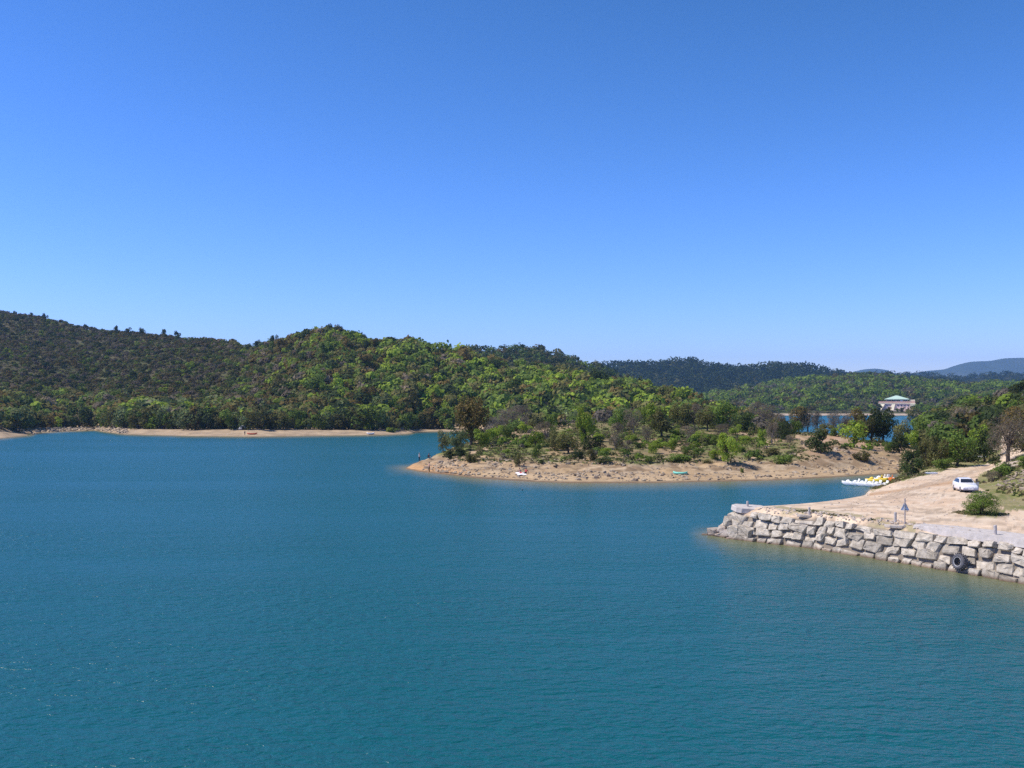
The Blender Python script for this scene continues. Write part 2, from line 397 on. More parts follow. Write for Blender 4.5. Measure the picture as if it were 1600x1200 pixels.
cols = []
for px, c in [(820, 612), (900, 584), (940, 576), (970, 573), (1000, 572), (1050, 569), (1080, 568), (1110, 573), (1150, 578), (1190, 576), (1210, 573), (1250, 574), (1280, 579), (1310, 586), (1350, 594), (1450, 600), (1550, 605)]:
    cols.append((px, [P(640, 1700), P(c + (640 - c) * .5, 1950), P(c, 2250), P(c + 20, 2600)]))
ridge = Land('forest_ridge', cols, [10, 14, 5], 5.0); ridge.noise = lambda x, Y, z: 16 * (fbm(x / 160, Y / 160, 61, 4) - .5)
cols = []
for px, c in [(1200, 600), (1250, 593), (1300, 590), (1340, 587), (1400, 586), (1450, 587), (1500, 590), (1540, 586), (1570, 584), (1600, 588), (1650, 592), (1750, 588), (1950, 580)]:
    cols.append((px, [P(635, 2700), P(c + (635 - c) * .5, 2900), P(c, 3200), P(c + 15, 3600)]))
strip = Land('forest_strip', cols, [8, 10, 4], 6.0); strip.noise = lambda x, Y, z: 14 * (fbm(x / 160, Y / 160, 71, 4) - .5)
cols = []
for px, c in [(1270, 600), (1310, 588), (1335, 581), (1345, 578), (1365, 576), (1385, 578), (1400, 584), (1430, 583), (1445, 580), (1475, 577), (1490, 572), (1520, 565), (1545, 564), (1570, 560), (1600, 559), (1650, 562), (1720, 566), (1850, 575), (2000, 580)]:
    cols.append((px, [P(627, 7800), P(c + (627 - c) * .5, 8300), P(c, 9000), P(c + 8, 9900)]))
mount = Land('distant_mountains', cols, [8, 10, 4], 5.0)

# ---- colours of the ground (what the soil itself is: dust, sand, clay, rock, turf, scrub litter)
def poly_in(px, py, poly):
    c = np.zeros(len(px), bool); n = len(poly)
    for i in range(n):
        x0, y0 = poly[i]; x1, y1 = poly[(i + 1) % n]
        cr = ((y0 > py) != (y1 > py)) & (px < (x1 - x0) * (py - y0) / (y1 - y0 + 1e-9) + x0)
        c ^= cr
    return c
def near_col(x, y, z, px, py):
    n1, n2, n3 = fbm(x / 6, y / 6, 1), fbm(x / 1.5, y / 1.5, 2), fbm(x / 18, y / 18, 4)
    c = mixc((.60, .475, .35), (.56, .415, .29), sstep(.35, .65, n1))
    c = mixc(c, (.61, .525, .42), sstep(.5, .75, n2) * .6)
    road = c.copy()
    gp = mixc((.16, .17, .055), (.27, .23, .12), sstep(.35, .65, n2 * .6 + n1 * .4))
    jx, jy = (n2 - .5) * 16, (n1 - .5) * 8
    g = np.zeros(len(x))
    for poly in ([(1350, 762), (1362, 768), (1372, 763), (1388, 756), (1410, 751), (1440, 742), (1475, 735), (1515, 729), (1545, 724), (1565, 721), (1565, 640), (1400, 640), (1392, 735)],
                 [(1572, 800), (1540, 768), (1522, 755), (1530, 742), (1548, 733), (1562, 727), (1580, 718), (1700, 640), (2200, 640), (2200, 770), (1640, 790)],
                 [(1500, 800), (1520, 788), (1560, 792), (1570, 803), (1540, 808)]):
        g = np.maximum(g, poly_in(px + jx, py + jy, poly).astype(float))
    far = sstep(175, 200, y)
    gp = mixc(gp, (.085, .095, .04), far)
    rockb = sstep(3.4, 4.0, z) * sstep(.52, .6, fbm(x / 3.5, y / 3.5, 14)) * (1 - far)
    gp = mixc(gp, (.42, .34, .28), rockb)
    c = mixc(c, gp, g)
    # eroded clay edge between the yard and the road, wheel tracks
    d = np.abs(py + jy * .3 - np.interp(px, [1358, 1400, 1440, 1495], [773, 767, 761, 752.5])); t = (1 - sstep(1, 3.2, d)) * ((px > 1358) & (px < 1500))
    c = mixc(c, (.42, .255, .135), t * .75)
    for pts in ([(1640, 812), (1500, 806), (1420, 792), (1395, 776), (1430, 764), (1490, 748), (1560, 727)], [(1640, 822), (1480, 814), (1390, 800), (1372, 782), (1400, 770), (1460, 752), (1545, 729)], [(1240, 800), (1330, 792), (1430, 772)]):
        d = np.full(len(px), 1e9)
        for (a, b), (e, f) in zip(pts, pts[1:]):
            L2 = (e - a) ** 2 + (f - b) ** 2; t = np.clip(((px - a) * (e - a) + (py - b) * (f - b)) / L2, 0, 1)
            d = np.minimum(d, np.hypot((px - a - t * (e - a)) * .35, py - b - t * (f - b)))
        c = mixc(c, (.40, .305, .22), (1 - sstep(.5, 2.0, d + (n2 - .5) * 3)) * (g < .5) * .8)
    c = mixc(c, (.30, .235, .17), sstep(.66, .72, fbm(x / 2.2, y / 1.1, 23)) * .7 * (g < .5))
    wet = 1 - sstep(0.05, .5, z)
    c = mixc(c, (.16, .13, .09), wet * .8)
    edge = (np.abs(y - Yw(px) - 2.6) < 1.4 + n2 * 1.2) & (px < 1432) & (px > 1200)
    c = mixc(c, (.30, .26, .15), edge * sstep(.45, .6, n2) * .9)
    return np.where((y < Yw(px) + 1.2)[:, None], np.array([.22, .185, .145])[None, :], c)
def pen_col(x, y, z, px, py):
    n1, n2, n3 = fbm(x / 7, y / 7, 11), fbm(x / 1.3, y / 1.3, 12), fbm(x / 16, y / 16, 13)
    sand = mixc((.37, .262, .15), (.45, .33, .20), sstep(.3, .7, n1)) * (1 + .10 * np.sin(z * 38 + n1 * 6) * (1 - sstep(.8, 1.2, z)))[:, None]
    tip = (1 - sstep(690, 760, px)) * (1 - sstep(1.2, 2.0, z))
    sand = mixc(sand, (.46, .275, .135), tip * sstep(.25, .5, n1))
    rock = mixc((.38, .295, .20), (.24, .17, .105), sstep(.4, .6, n2))
    rk = sstep(.35, .9, z) * sstep(.36, .52, n2 * .5 + n1 * .5)
    c = mixc(sand, rock, rk)
    dry = mixc((.24, .18, .10), (.17, .145, .07), sstep(.4, .6, n2))
    grn = mixc((.105, .14, .035), (.16, .17, .06), sstep(.35, .65, n2))
    green = mixc(dry, grn, sstep(.34, .52, n3 * .55 + n2 * .3 + n1 * .15))
    bare = sstep(.56, .66, fbm(x / 10 + 3, y / 14, 15)) * .8
    green = mixc(green, (.36, .25, .155), bare)
    right = sstep(1235, 1275, px)
    clay = mixc((.38, .235, .14), (.43, .30, .195), sstep(.3, .7, n2))
    green = mixc(green, clay, right * (1 - sstep(4.4, 5.2, z)) * sstep(.36, .5, n1 * .5 + n2 * .5))
    c = mixc(c, green, sstep(1.7, 2.5, z + (n1 - .5) * 1.6) * (1 - .75 * right * (1 - sstep(2.5, 3.4, z))))
    # trodden paths over the ridge
    for pts in ([(735, 708), (765, 699), (800, 691), (830, 683), (868, 668), (878, 658)], [(1175, 717), (1190, 705), (1202, 694), (1170, 678), (1145, 675)], [(1248, 712), (1262, 690), (1245, 682)], [(1294, 692), (1316, 685), (1310, 676)]):
        d = np.full(len(px), 1e9)
        for (a, b), (e, f) in zip(pts, pts[1:]):
            L2 = (e - a) ** 2 + (f - b) ** 2; t = np.clip(((px - a) * (e - a) + (py - b) * (f - b)) / L2, 0, 1)
            d = np.minimum(d, np.hypot(px - a - t * (e - a), (py - b - t * (f - b)) * 1.3))
        c = mixc(c, (.44, .31, .205), (1 - sstep(1.5, 4.5, d + (n2 - .5) * 5)) * (z > .5) * (y < 262) * .9)
    wet = 1 - sstep(0.06, .17, z + (n2 - .5) * .08)
    return mixc(c, (.13, .095, .065), wet * .85)
def hill_col(x, y, z, px, py):
    n1, n2 = fbm(x / 30, y / 30, 81), fbm(x / 6, y / 6, 82)
    c = mixc((.075, .080, .034), (.098, .088, .048), sstep(.35, .65, n1))
    c = mixc(c, (.20, .16, .11), sstep(.70, .78, n2) * .35)
    sand = mixc((.40, .305, .205), (.33, .25, .17), sstep(.35, .65, n2))
    c = mixc(sand, c, sstep(2.0, 3.0, z + (n2 - .5) * .8))
    return mixc(c, (.20, .15, .10), (1 - sstep(.05, .3, z)) * .7)
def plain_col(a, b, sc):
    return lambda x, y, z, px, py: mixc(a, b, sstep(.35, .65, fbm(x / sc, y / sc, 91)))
near_o = near.build(near_col, M['ground'])
pen_o = pen.build(pen_col, M['ground'])
hills_o = hills.build(hill_col, M['hill'])
back.build(plain_col((.05, .055, .025), (.07, .062, .035), 40), M['hill'])
mid.build(lambda x, y, z, px, py: mixc((.42, .33, .26), mixc((.06, .075, .03), (.08, .075, .045), sstep(.35, .65, fbm(x / 40, y / 40, 91))), sstep(1.3, 2.0, z)), M['hill'])
ridge.build(plain_col((.030, .038, .020), (.045, .045, .026), 90), M['far'])
strip.build(plain_col((.028, .036, .020), (.045, .045, .026), 90), M['far'])
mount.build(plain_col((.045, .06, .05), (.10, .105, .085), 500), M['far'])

# ------------------------------------------------------------------ water
def build_water():
    px = np.linspace(-700, 2300, 620); Y = np.geomspace(14, 1250, 520)
    PX, YY = np.meshgrid(px, Y, indexing='ij')
    pxs, ys = PX.ravel(), YY.ravel()
    x = (pxs - HX) / F * ys
    dep = np.full(len(x), -50.0)
    for L in (near, pen, hills, mid): dep = np.maximum(dep, L.h(pxs, ys))
    sh = np.clip(1 + dep / 2.9, 0, 1) ** 1.5
    nr = len(Y); i = np.arange(len(px) - 1)[:, None] * nr + np.arange(nr - 1)[None, :]
    me = mesh_np('water', np.stack([x, ys, np.zeros_like(x)], 1), np.stack([i, i + nr, i + nr + 1, i + 1], -1).reshape(-1, 4), True)
    set_col(me, np.stack([sh, sh, sh], 1), 'Shoal')
    m, t, p = newmat('lake_water')
    N = t.nodes.new; Lk = t.links.new
    p.inputs['Roughness'].default_value = 0.27; p.inputs['IOR'].default_value = 1.33
    p.inputs['Specular IOR Level'].default_value = 0.5
    g = N('ShaderNodeNewGeometry')
    def noise(scale, rot, sx, sy, det, rough=.55, dist=0.0):
        mp = N('ShaderNodeMapping'); mp.inputs['Rotation'].default_value = (0, 0, R(rot)); mp.inputs['Scale'].default_value = (sx, sy, 1)
        Lk(g.outputs['Position'], mp.inputs['Vector'])
        n = N('ShaderNodeTexNoise'); n.inputs['Scale'].default_value = scale; n.inputs['Detail'].default_value = det
        n.inputs['Roughness'].default_value = rough; n.inputs['Distortion'].default_value = dist
        Lk(mp.outputs[0], n.inputs['Vector']); return n.outputs['Fac']
    def math_(op, a, b):
        n = N('ShaderNodeMath'); n.operation = op
        for k, v in ((0, a), (1, b)):
            if isinstance(v, (int, float)): n.inputs[k].default_value = v
            else: Lk(v, n.inputs[k])
        return n.outputs[0]
    n1 = noise(1.6, 24, .75, 1.2, 3, .5, .4)       # wavelets
    n2 = noise(3.2, -18, .8, 1.2, 3, .6)           # ripples
    n3 = noise(.22, 12, .6, 1.6, 2)                # long undulation
    hgt = math_('ADD', math_('ADD', math_('MULTIPLY', n1, .62), math_('MULTIPLY', n2, .30)), math_('MULTIPLY', n3, .9))
    patch = noise(.02, 5, .35, 1.5, 4)
    mr = N('ShaderNodeMapRange'); mr.inputs[1].default_value = .35; mr.inputs[2].default_value = .65; mr.inputs[3].default_value = .5; mr.inputs[4].default_value = 1.25
    Lk(patch, mr.inputs[0])
    b = N('ShaderNodeBump'); b.inputs['Strength'].default_value = 1; b.inputs['Distance'].default_value = 0.44
    Lk(math_('MULTIPLY', hgt, mr.outputs[0]), b.inputs['Height']); Lk(b.outputs[0], p.inputs['Normal'])
    at = N('ShaderNodeAttribute'); at.attribute_name = 'Shoal'
    big = noise(.012, 0, .6, 1.2, 3)
    mx0 = N('ShaderNodeMix'); mx0.data_type = 'RGBA'
    mx0.inputs[6].default_value = (.003, .078, .086, 1); mx0.inputs[7].default_value = (.004, .094, .108, 1)
    Lk(big, mx0.inputs[0])
    mx = N('ShaderNodeMix'); mx.data_type = 'RGBA'; Lk(mx0.outputs[2], mx.inputs[6]); mx.inputs[7].default_value = (.19, .175, .072, 1)
    Lk(at.outputs['Fac'], mx.inputs[0]); Lk(mx.outputs[2], p.inputs['Base Color'])
    tag(link('water', me, None, m), kind='structure')
build_water()

# ------------------------------------------------------------------ the dry-stone quay wall
def rock_mat(name, c0, c1):
    m, t, p = newmat(name); N = t.nodes.new; Lk = t.links.new
    p.inputs['Roughness'].default_value = .92; p.inputs['Specular IOR Level'].default_value = .15
    tc = N('ShaderNodeTexCoord'); oi = N('ShaderNodeObjectInfo')
    va = N('ShaderNodeVectorMath'); va.operation = 'ADD'
    g = N('ShaderNodeNewGeometry'); Lk(g.outputs['Position'], va.inputs[0]); Lk(oi.outputs['Random'], va.inputs[1])
    n = N('ShaderNodeTexNoise'); n.inputs['Scale'].default_value = 2.2; n.inputs['Detail'].default_value = 9; n.inputs['Roughness'].default_value = .68
    Lk(va.outputs[0], n.inputs['Vector'])
    cr = N('ShaderNodeValToRGB'); cr.color_ramp.elements[0].position = .32; cr.color_ramp.elements[1].position = .68
    cr.color_ramp.elements[0].color = (*c0, 1); cr.color_ramp.elements[1].color = (*c1, 1); Lk(n.outputs['Fac'], cr.inputs[0])
    mr = N('ShaderNodeMapRange'); mr.inputs[3].default_value = .70; mr.inputs[4].default_value = 1.18; Lk(oi.outputs['Random'], mr.inputs[0])
    # waterline stain: the foot of the stones is brown where the lake wets it
    sx = N('ShaderNodeSeparateXYZ'); Lk(g.outputs['Position'], sx.inputs[0])
    wr = N('ShaderNodeMapRange'); wr.inputs[1].default_value = .02; wr.inputs[2].default_value = .28; Lk(sx.outputs['Z'], wr.inputs[0])
    mw = N('ShaderNodeMix'); mw.data_type = 'RGBA'; mw.inputs[6].default_value = (.17, .12, .085, 1); Lk(wr.outputs[0], mw.inputs[0]); Lk(cr.outputs[0], mw.inputs[7])
    mx = N('ShaderNodeMix'); mx.data_type = 'RGBA'; mx.blend_type = 'MULTIPLY'; mx.inputs[0].default_value = 1
    Lk(mw.outputs[2], mx.inputs[6]); Lk(mr.outputs[0], mx.inputs[7]); Lk(mx.outputs[2], p.inputs['Base Color'])
    n2 = N('ShaderNodeTexNoise'); n2.inputs['Scale'].default_value = 7; n2.inputs['Detail'].default_value = 8; n2.inputs['Roughness'].default_value = .7
    Lk(va.outputs[0], n2.inputs['Vector'])
    b = N('ShaderNodeBump'); b.inputs['Distance'].default_value = .05; Lk(n2.outputs['Fac'], b.inputs['Height']); Lk(b.outputs[0], p.inputs['Normal'])
    return m
M['stone'] = rock_mat('quay_limestone', (.25, .218, .172), (.57, .51, .425))
M['rubble'] = rock_mat('pale_rubble', (.36, .30, .25), (.52, .46, .40))

def stone_mesh(L, D, H, rd, name='stone'):
    """an angular quarried block: hull of a box with broken corners, edges rounded off"""
    bm = bmesh.new(); pts = []
    for sx in (-1, 1):
        for sy in (-1, 1):
            for sz in (-1, 1):
                c = [rd.uniform(.74, 1.0), rd.uniform(.8, 1), rd.uniform(.72, 1.0)]
                if rd.random() < .4: c[rd.choice((0, 2))] *= rd.uniform(.55, .8)
                if sy < 0 and sz > 0: c[1] *= rd.uniform(.55, .85)
                pts.append((sx * L / 2 * c[0], sy * D / 2 * c[1], sz * H / 2 * c[2]))
    for k in range(7):
        v = Vector((rd.uniform(-1, 1), rd.uniform(-1, 1), rd.uniform(-1, 1))); v /= max(abs(v.x), abs(v.y), abs(v.z))
        pts.append((v.x * L / 2 * rd.uniform(.9, 1.02), v.y * D / 2 * .95, v.z * H / 2 * rd.uniform(.92, 1.02)))
    bm_hull(bm, pts)
    bmesh.ops.dissolve_limit(bm, angle_limit=R(14), verts=bm.verts, edges=bm.edges)
    bmesh.ops.bevel(bm, geom=list(bm.edges), offset=min(L, H) * .06, segments=2, affect='EDGES', profile=.55)
    bmesh.ops.triangulate(bm, faces=bm.faces)
    bmesh.ops.subdivide_edges(bm, edges=bm.edges, cuts=2)
    o = Vector((rd.random() * 50, rd.random() * 50, 0))
    from mathutils import noise
    for v in bm.verts:
        v.co += v.co.normalized() * (.10 * noise.noise(v.co * 2.1 + o) + .045 * noise.noise(v.co * 6 + o) + .02 * noise.noise(v.co * 13 + o))
    me = bpy.data.meshes.new(name)
    bmesh.ops.recalc_face_normals(bm, faces=bm.faces); bm.to_mesh(me); bm.free(); return me

wl = [Vector((world(p, float(Yw(p))), float(Yw(p)), 0)) for p in (1140, 1180, 1280, 1365, 1450, 1520, 1600, 1700, 1800, 1950, 2200, 2450)]
seg = [(a, b, (b - a).length) for a, b in zip(wl, wl[1:])]
def along(s):
    for a, b, l in seg:
        if s <= l: break
        s -= l
    t = (b - a).normalized(); return a + t * s, t
WALL_LEN = sum(l for *_, l in seg)
rd = random.Random(11)
ws = along(0)[0]
quay = empty('quay_wall', (ws.x, ws.y, 0))
tag(quay, 'dry stone quay wall of big grey blocks along the dirt yard', 'wall')
stones = []
zlow = [-.55, .38, 1.05, 1.72, 2.3]; zhig = [.40, 1.10, 1.78, 2.36, 2.66]
for c in range(4):
    s = rd.uniform(-.4, .3)
    s0 = [0.0, 0.3, .6, 1.6][c]
    s = s0 + rd.uniform(-.3, .2)
    while s < 70.0 and s < WALL_LEN - 1:
        L = rd.uniform(.8, 1.85) if c != 3 else rd.uniform(.8, 2.1)
        H = zhig[c] - zlow[c] + rd.uniform(-.12, .16)
        p, t = along(s + L / 2)
        n = Vector((t.y, -t.x, 0))                       # towards the lake
        if n.y > 0: n = -n
        z0 = zlow[c] + rd.uniform(-.12, .08)
        D = 1.25
        front = [.42, .05, -.13, -.30][c] + rd.uniform(-.09, .12)
        ctr = p + n * (front - D / 2); ctr.z = z0 + H / 2
        if c == 3: H *= rd.uniform(.75, 1.1)
        stones.append((ctr, math.atan2(t.y, t.x) + rd.uniform(-.08, .08), L * 1.02, D, H, rd.uniform(-.28, -.06), rd.uniform(-.09, .09)))
        if c < 3 and rd.random() < .18 and len(stones) < 140:    # a wedge stone filling a gap
            pass
        s += L * rd.uniform(.97, 1.03) + .015
inv = Matrix.Translation(quay.location).inverted()
stones = sorted(stones, key=lambda q: -q[2] * q[4] / q[0].y)
rest = bmesh.new()
for k, (ctr, rz, L, D, H, r1, r2) in enumerate(stones):
    me = stone_mesh(L, D, H, rd)
    mw = Matrix.Translation(ctr - quay.location) @ Euler((r1, r2, rz)).to_matrix().to_4x4()
    if k < 100:
        o = link('stone', me, quay, M['stone']); o.matrix_local = mw
    else:
        me.transform(mw); rest.from_mesh(me)
if len(rest.verts):
    tag(bm_obj('stones', rest, M['stone'], quay), kind='stuff')

# boulders heaped at the end of the quay
TIP = [(1106, 838, 1.1, .6), (1117, 829, 1.2, .7), (1114, 835, 1.0, .6), (1126, 836, 1.1, .7), (1130, 826, 1.0, .7), (1137, 832, 1.2, .8), (1134, 840, 1.0, .6),
       (1148, 843, 1.5, .7), (1150, 828, 1.5, 1.2), (1141, 814, 1.2, 1.1), (1149, 806, 1.2, .9), (1163, 811, 1.5, .9), (1158, 820, 1.5, 1.1), (1170, 829, 1.8, 1.1), (1168, 842, 1.5, .8)]
tips = ['low pale rock at the very tip of the quay', 'pale rock second from the quay tip, standing highest there', 'small rock in the middle of the tip rubble',
        'rounded rock at the water near the quay tip', 'pale rock leaning behind the tip rubble', 'grey rock where the tip rubble meets the quay wall', 'small wet rock below the tip rubble',
        'long pale rock at the water under the quay corner', 'large grey block halfway up the quay corner', 'tall block on the outer edge of the quay corner', 'block just under the left end of the concrete slab',
        'grey block with a shadow under the concrete slab', 'upright block in the middle of the quay corner', 'big slanted block right of the quay corner', 'low block at the waterline right of the quay corner']
for k, ((px, py, L, H), lb) in enumerate(zip(TIP, tips)):
    y = float(Yw(px)) + (.6 if k < 7 else .45)
    y += max(0, (838 - py)) * .03
    z = CAMZ - (py - HY) / F * y - .1
    o = link('boulder', stone_mesh(L, L * .95, H, rd, 'boulder'), None, M['rubble' if k < 8 else 'stone'])
    o.location = (world(px, y), y, z); o.rotation_euler = (rd.uniform(-.25, .25), rd.uniform(-.25, .25), rd.uniform(0, 3))
    tag(o, lb, 'boulder', 'boulders heaped at the end of the quay')

def slab(name, ctr, outline, th, tilt, mat, label, cat, group=None):
    bm = bmesh.new()
    lo = [bm.verts.new((x, y, -th / 2)) for x, y in outline]; hi = [bm.verts.new((x * .97, y * .97, th / 2)) for x, y in outline]
    bm.faces.new(lo[::-1]); bm.faces.new(hi)
    n = len(lo)
    for i in range(n): bm.faces.new((lo[i], lo[(i + 1) % n], hi[(i + 1) % n], hi[i]))
    bmesh.ops.bevel(bm, geom=list(bm.edges), offset=.03, segments=1, affect='EDGES')
    o = bm_obj(name, bm, mat); o.location = ctr; o.rotation_euler = tilt
    return tag(o, label, cat, group)
y = 91.9; x = world(1172, y)
slab('concrete_slab', (x, y, 2.50), [(-1.65, .4), (-1.35, -.6), (-.9, -.95), (.95, -1.0), (1.65, -.45), (1.2, .9), (-1.2, .95)], .46, (.12, .05, -.06), M['concrete'],
     'thick broken concrete slab lying tilted on the quay tip', 'slab')
p = hit(1404, 826); slab('flat_stone', (p.x, p.y, p.z + .10), [(-1.05, .1), (-.7, -.35), (.2, -.42), (.95, -.1), (1.0, .25), (.2, .4), (-.6, .38)], .22, (0, .03, -.25), M['rubble'],
     'flat pale slab carrying a short post beside the sign', 'slab')
p = hit(1258, 809); slab('flat_stone', (p.x, p.y, p.z + .06), [(-.7, 0), (-.4, -.4), (.5, -.4), (.7, .1), (.2, .4), (-.4, .35)], .2, (0, .05, -.3), M['rubble'],
     'flat pale slab at the quay edge below the second post', 'slab')
# concrete landing on the quay edge
pts = [Vector((world(a, float(Yw(a)) + d), float(Yw(a)) + d, 2.7)) for a, d in ((1424, 1.6), (1440, 3.2), (1500, 4.0), (1560, 4.2), (1640, 4.2), (1700, 4.2), (1700, .8), (1640, .8), (1560, .8), (1490, 1.0))]
c = sum(pts, Vector()) / len(pts)
slab('concrete_landing', (c.x, c.y, 2.53), [(q.x - c.x, q.y - c.y) for q in pts], .52, (0, 0, 0), M['concrete'], 'grey concrete landing strip along the top of the quay', 'landing')

def short_post(px, py, h, r, label, z=None, Yp=None):
    p = hit(px, py) if Yp is None else Vector((world(px, Yp), Yp, 0))
    bm = bmesh.new()
    bm_cyl(bm, (0, 0, -.1), (0, 0, h * .93), r * 1.03, r, 12); bm_cyl(bm, (0, 0, h * .93), (0, 0, h), r, r * .8, 12)
    o = bm_obj('mooring_post', bm, M['post']); o.location = (p.x, p.y, p.z if z is None else z)
    tag(o, label, 'post', 'short mooring posts along the quay edge')
y = 92.2; bm = None
short_post(1168, 791.5, .46, .10, 'short pale post on the broken slab at the quay tip', z=2.76, Yp=91.9)
short_post(1264.5, 806.5, .62, .10, 'short pale post second from the quay tip')
short_post(1399, 824, .66, .10, 'short grey post standing left of the triangular sign', z=2.92)
short_post(1555, 843, .60, .11, 'short grey post on the concrete landing', z=2.86)

# road sign seen from behind
p = hit(1414, 819); sg = empty('road_sign', p, R(-14))
tag(sg, 'triangular sign on a thin grey pole at the yard edge', 'sign')
bm = bmesh.new(); bm_cyl(bm, (0, 0, -.2), (0, 0, 1.98), .045, .045, 10); bm_obj('pole', bm, simple('pole_steel', (.33, .29, .28), .6, metal=.2), sg)
bm = bmesh.new()
tri = [(-.32, 1.05), (.32, 1.05), (0, 1.72)]
f0 = [bm.verts.new((a, .06, b)) for a, b in tri]; f1 = [bm.verts.new((a, .085, b)) for a, b in tri]
bm.faces.new(f0); bm.faces.new(f1[::-1])
for i in range(3): bm.faces.new((f0[i], f0[(i + 1) % 3], f1[(i + 1) % 3], f1[i]))
bmesh.ops.bevel(bm, geom=[e for e in bm.edges if abs(e.verts[0].co.y - e.verts[1].co.y) > .01], offset=.04, segments=3, affect='EDGES')
pl = bm_obj('sign_plate', bm, simple('sign_grey_blue', (.60, .65, .71), .5, var=.06), sg)
bm = bmesh.new()
for i in range(3):
    a, b = tri[i], tri[(i + 1) % 3]; bm_cyl(bm, (a[0] * .93, .052, 1.27 + (a[1] - 1.27) * .93), (b[0] * .93, .052, 1.27 + (b[1] - 1.27) * .93), .022, .022, 6)
bm_obj('rim', bm, simple('sign_rim', (.36, .38, .46), .5), pl)
for z in (1.18, 1.45):
    bm = bmesh.new(); bm_box(bm, (0, 0, z), (.12, .11, .04)); bm_obj('clamp', bm, M['chrome'], sg)

# tractor tyre leaning on the wall
def lathe(bm, prof, seg=40):
    rings = []
    for k in range(seg):
        a = 6.28319 * k / seg; rings.append([bm.verts.new((x, r * math.cos(a), r * math.sin(a))) for x, r in prof])
    n = len(prof)
    for k in range(seg):
        A, B = rings[k], rings[(k + 1) % seg]
        for i in range(n): bm.faces.new((A[i], A[(i + 1) % n], B[(i + 1) % n], B[i]))
yt = float(Yw(1507)); pt = Vector((world(1507, yt), yt, 0))
tyre = empty('tractor_tyre', (pt.x, pt.y, .72)); tag(tyre, 'big worn rubber tyre leaning against the quay wall', 'tyre')
bm = bmesh.new(); lathe(bm, [(-.16, .30), (-.23, .36), (-.25, .45), (-.21, .53), (-.1, .565), (.1, .565), (.21, .53), (.25, .45), (.23, .36), (.16, .30), (.14, .31), (-.14, .31)])
tb = bm_obj('casing', bm, M['rubber'], tyre, True)
bm = bmesh.new()
for k in range(22):
    a = 6.28319 * k / 22
    for s in (-1, 1):
        aa = a + s * .07
        bm_box(bm, (s * .11, .57 * math.cos(aa), .57 * math.sin(aa)), (.2, .05, .05), Matrix.Rotation(aa, 4, 'X') @ Matrix.Rotation(s * .5, 4, 'Z'), .008)
bm_obj('tread', bm, M['rubber'], tyre)
bm = bmesh.new(); lathe(bm, [(-.236, .30), (-.243, .34), (-.238, .345), (-.20, .30)]); bm_obj('bead', bm, simple('grey_bead', (.34, .34, .35), .7, var=.2), tyre, True)
tt = along(25.0)[1]; nn = Vector((tt.y, -tt.x, 0)); nn = -nn if nn.y > 0 else nn
tyre.rotation_euler = (0, .12, math.atan2(-nn.y, -nn.x)); tyre.location = pt + nn * .45 + Vector((0, 0, .80))

# ------------------------------------------------------------------ vegetation prototypes
def leaf_quads(C, Nn, size, asp, r):
    """quads centred on C facing Nn (jittered), returns verts (4n,3)"""
    n = len(C)
    Nn = Nn / np.maximum(np.linalg.norm(Nn, axis=1, keepdims=True), 1e-6)
    t = np.cross(Nn, r.normal(size=(n, 3))); t /= np.maximum(np.linalg.norm(t, axis=1, keepdims=True), 1e-6)
    b = np.cross(Nn, t)
    s = size[:, None] * .5
    a = t * s; c = b * s * asp
    V = np.stack([C - a - c * .6, C + a * .9 - c, C + a * .7 + c, C - a + c * .7], 1).reshape(-1, 3)
    return V
def crown_arrays(r, n, leaf, z0, lumps, spread, shape='round', asp=.8, jit=.55):
    """unit plant (height 1, width 1) -> leaf centres, normals, sizes, tints"""
    zc, zr = (1 + z0) / 2, (1 - z0) / 2
    d = r.normal(size=(lumps, 3)); d /= np.linalg.norm(d, axis=1, keepdims=True)
    rad = r.uniform(.25, 1, lumps) ** .5 * spread
    LC = d * rad[:, None] * np.array([.5, .5, zr]) * .72 + np.array([0, 0, zc])
    LR = r.uniform(.13, .24, lumps)
    if shape == 'cone':
        zz = np.linspace(z0, .93, lumps); LC = np.stack([r.normal(0, .06, lumps), r.normal(0, .06, lumps), zz], 1); LR = .40 * (1.02 - (zz - z0) / (1 - z0)) + .03
    k = r.integers(0, lumps, n)
    dd = r.normal(size=(n, 3)); dd[:, 2] += .15; dd /= np.linalg.norm(dd, axis=1, keepdims=True)
    rr = LR[k] * r.uniform(.45, 1, n) ** .5
    C = LC[k] + dd * rr[:, None] * np.array([1, 1, .85 if shape != 'cone' else .5])
    out = C - np.array([0, 0, zc]); out /= np.maximum(np.linalg.norm(out, axis=1, keepdims=True), 1e-6)
    Nn = dd * .8 + out * .5 + r.normal(size=(n, 3)) * jit
    tint = r.uniform(.72, 1.28, lumps)[k] * r.uniform(.75, 1.25, n)
    C[:, :2] *= .5 / np.percentile(np.linalg.norm(C[:, :2], axis=1), 95); LC[:, :2] *= 1.15
    C[:, 2] = z0 * .7 + (C[:, 2] - np.percentile(C[:, 2], 1)) * (1 - z0 * .7) / (np.percentile(C[:, 2], 99) - np.percentile(C[:, 2], 1))
    keep = C[:, 2] > z0 * .6
    return C[keep], Nn[keep], leaf * r.uniform(.7, 1.35, keep.sum()), tint[keep], LC
def crown_mesh(name, seed, n, leaf, z0, lumps, spread, shape='round', asp=.8):
    r = np.random.default_rng(seed)
    C, Nn, sz, tint, LC = crown_arrays(r, n, leaf, z0, lumps, spread, shape, asp)
    V = leaf_quads(C, Nn, sz, asp, r)
    me = mesh_np(name, V, np.arange(len(V)).reshape(-1, 4))
    yel = r.uniform(.85, 1.25, len(C))
    col = np.stack([tint * yel, tint, tint * .9], 1)
    set_col(me, np.repeat(col, 4, 0)); return me, LC
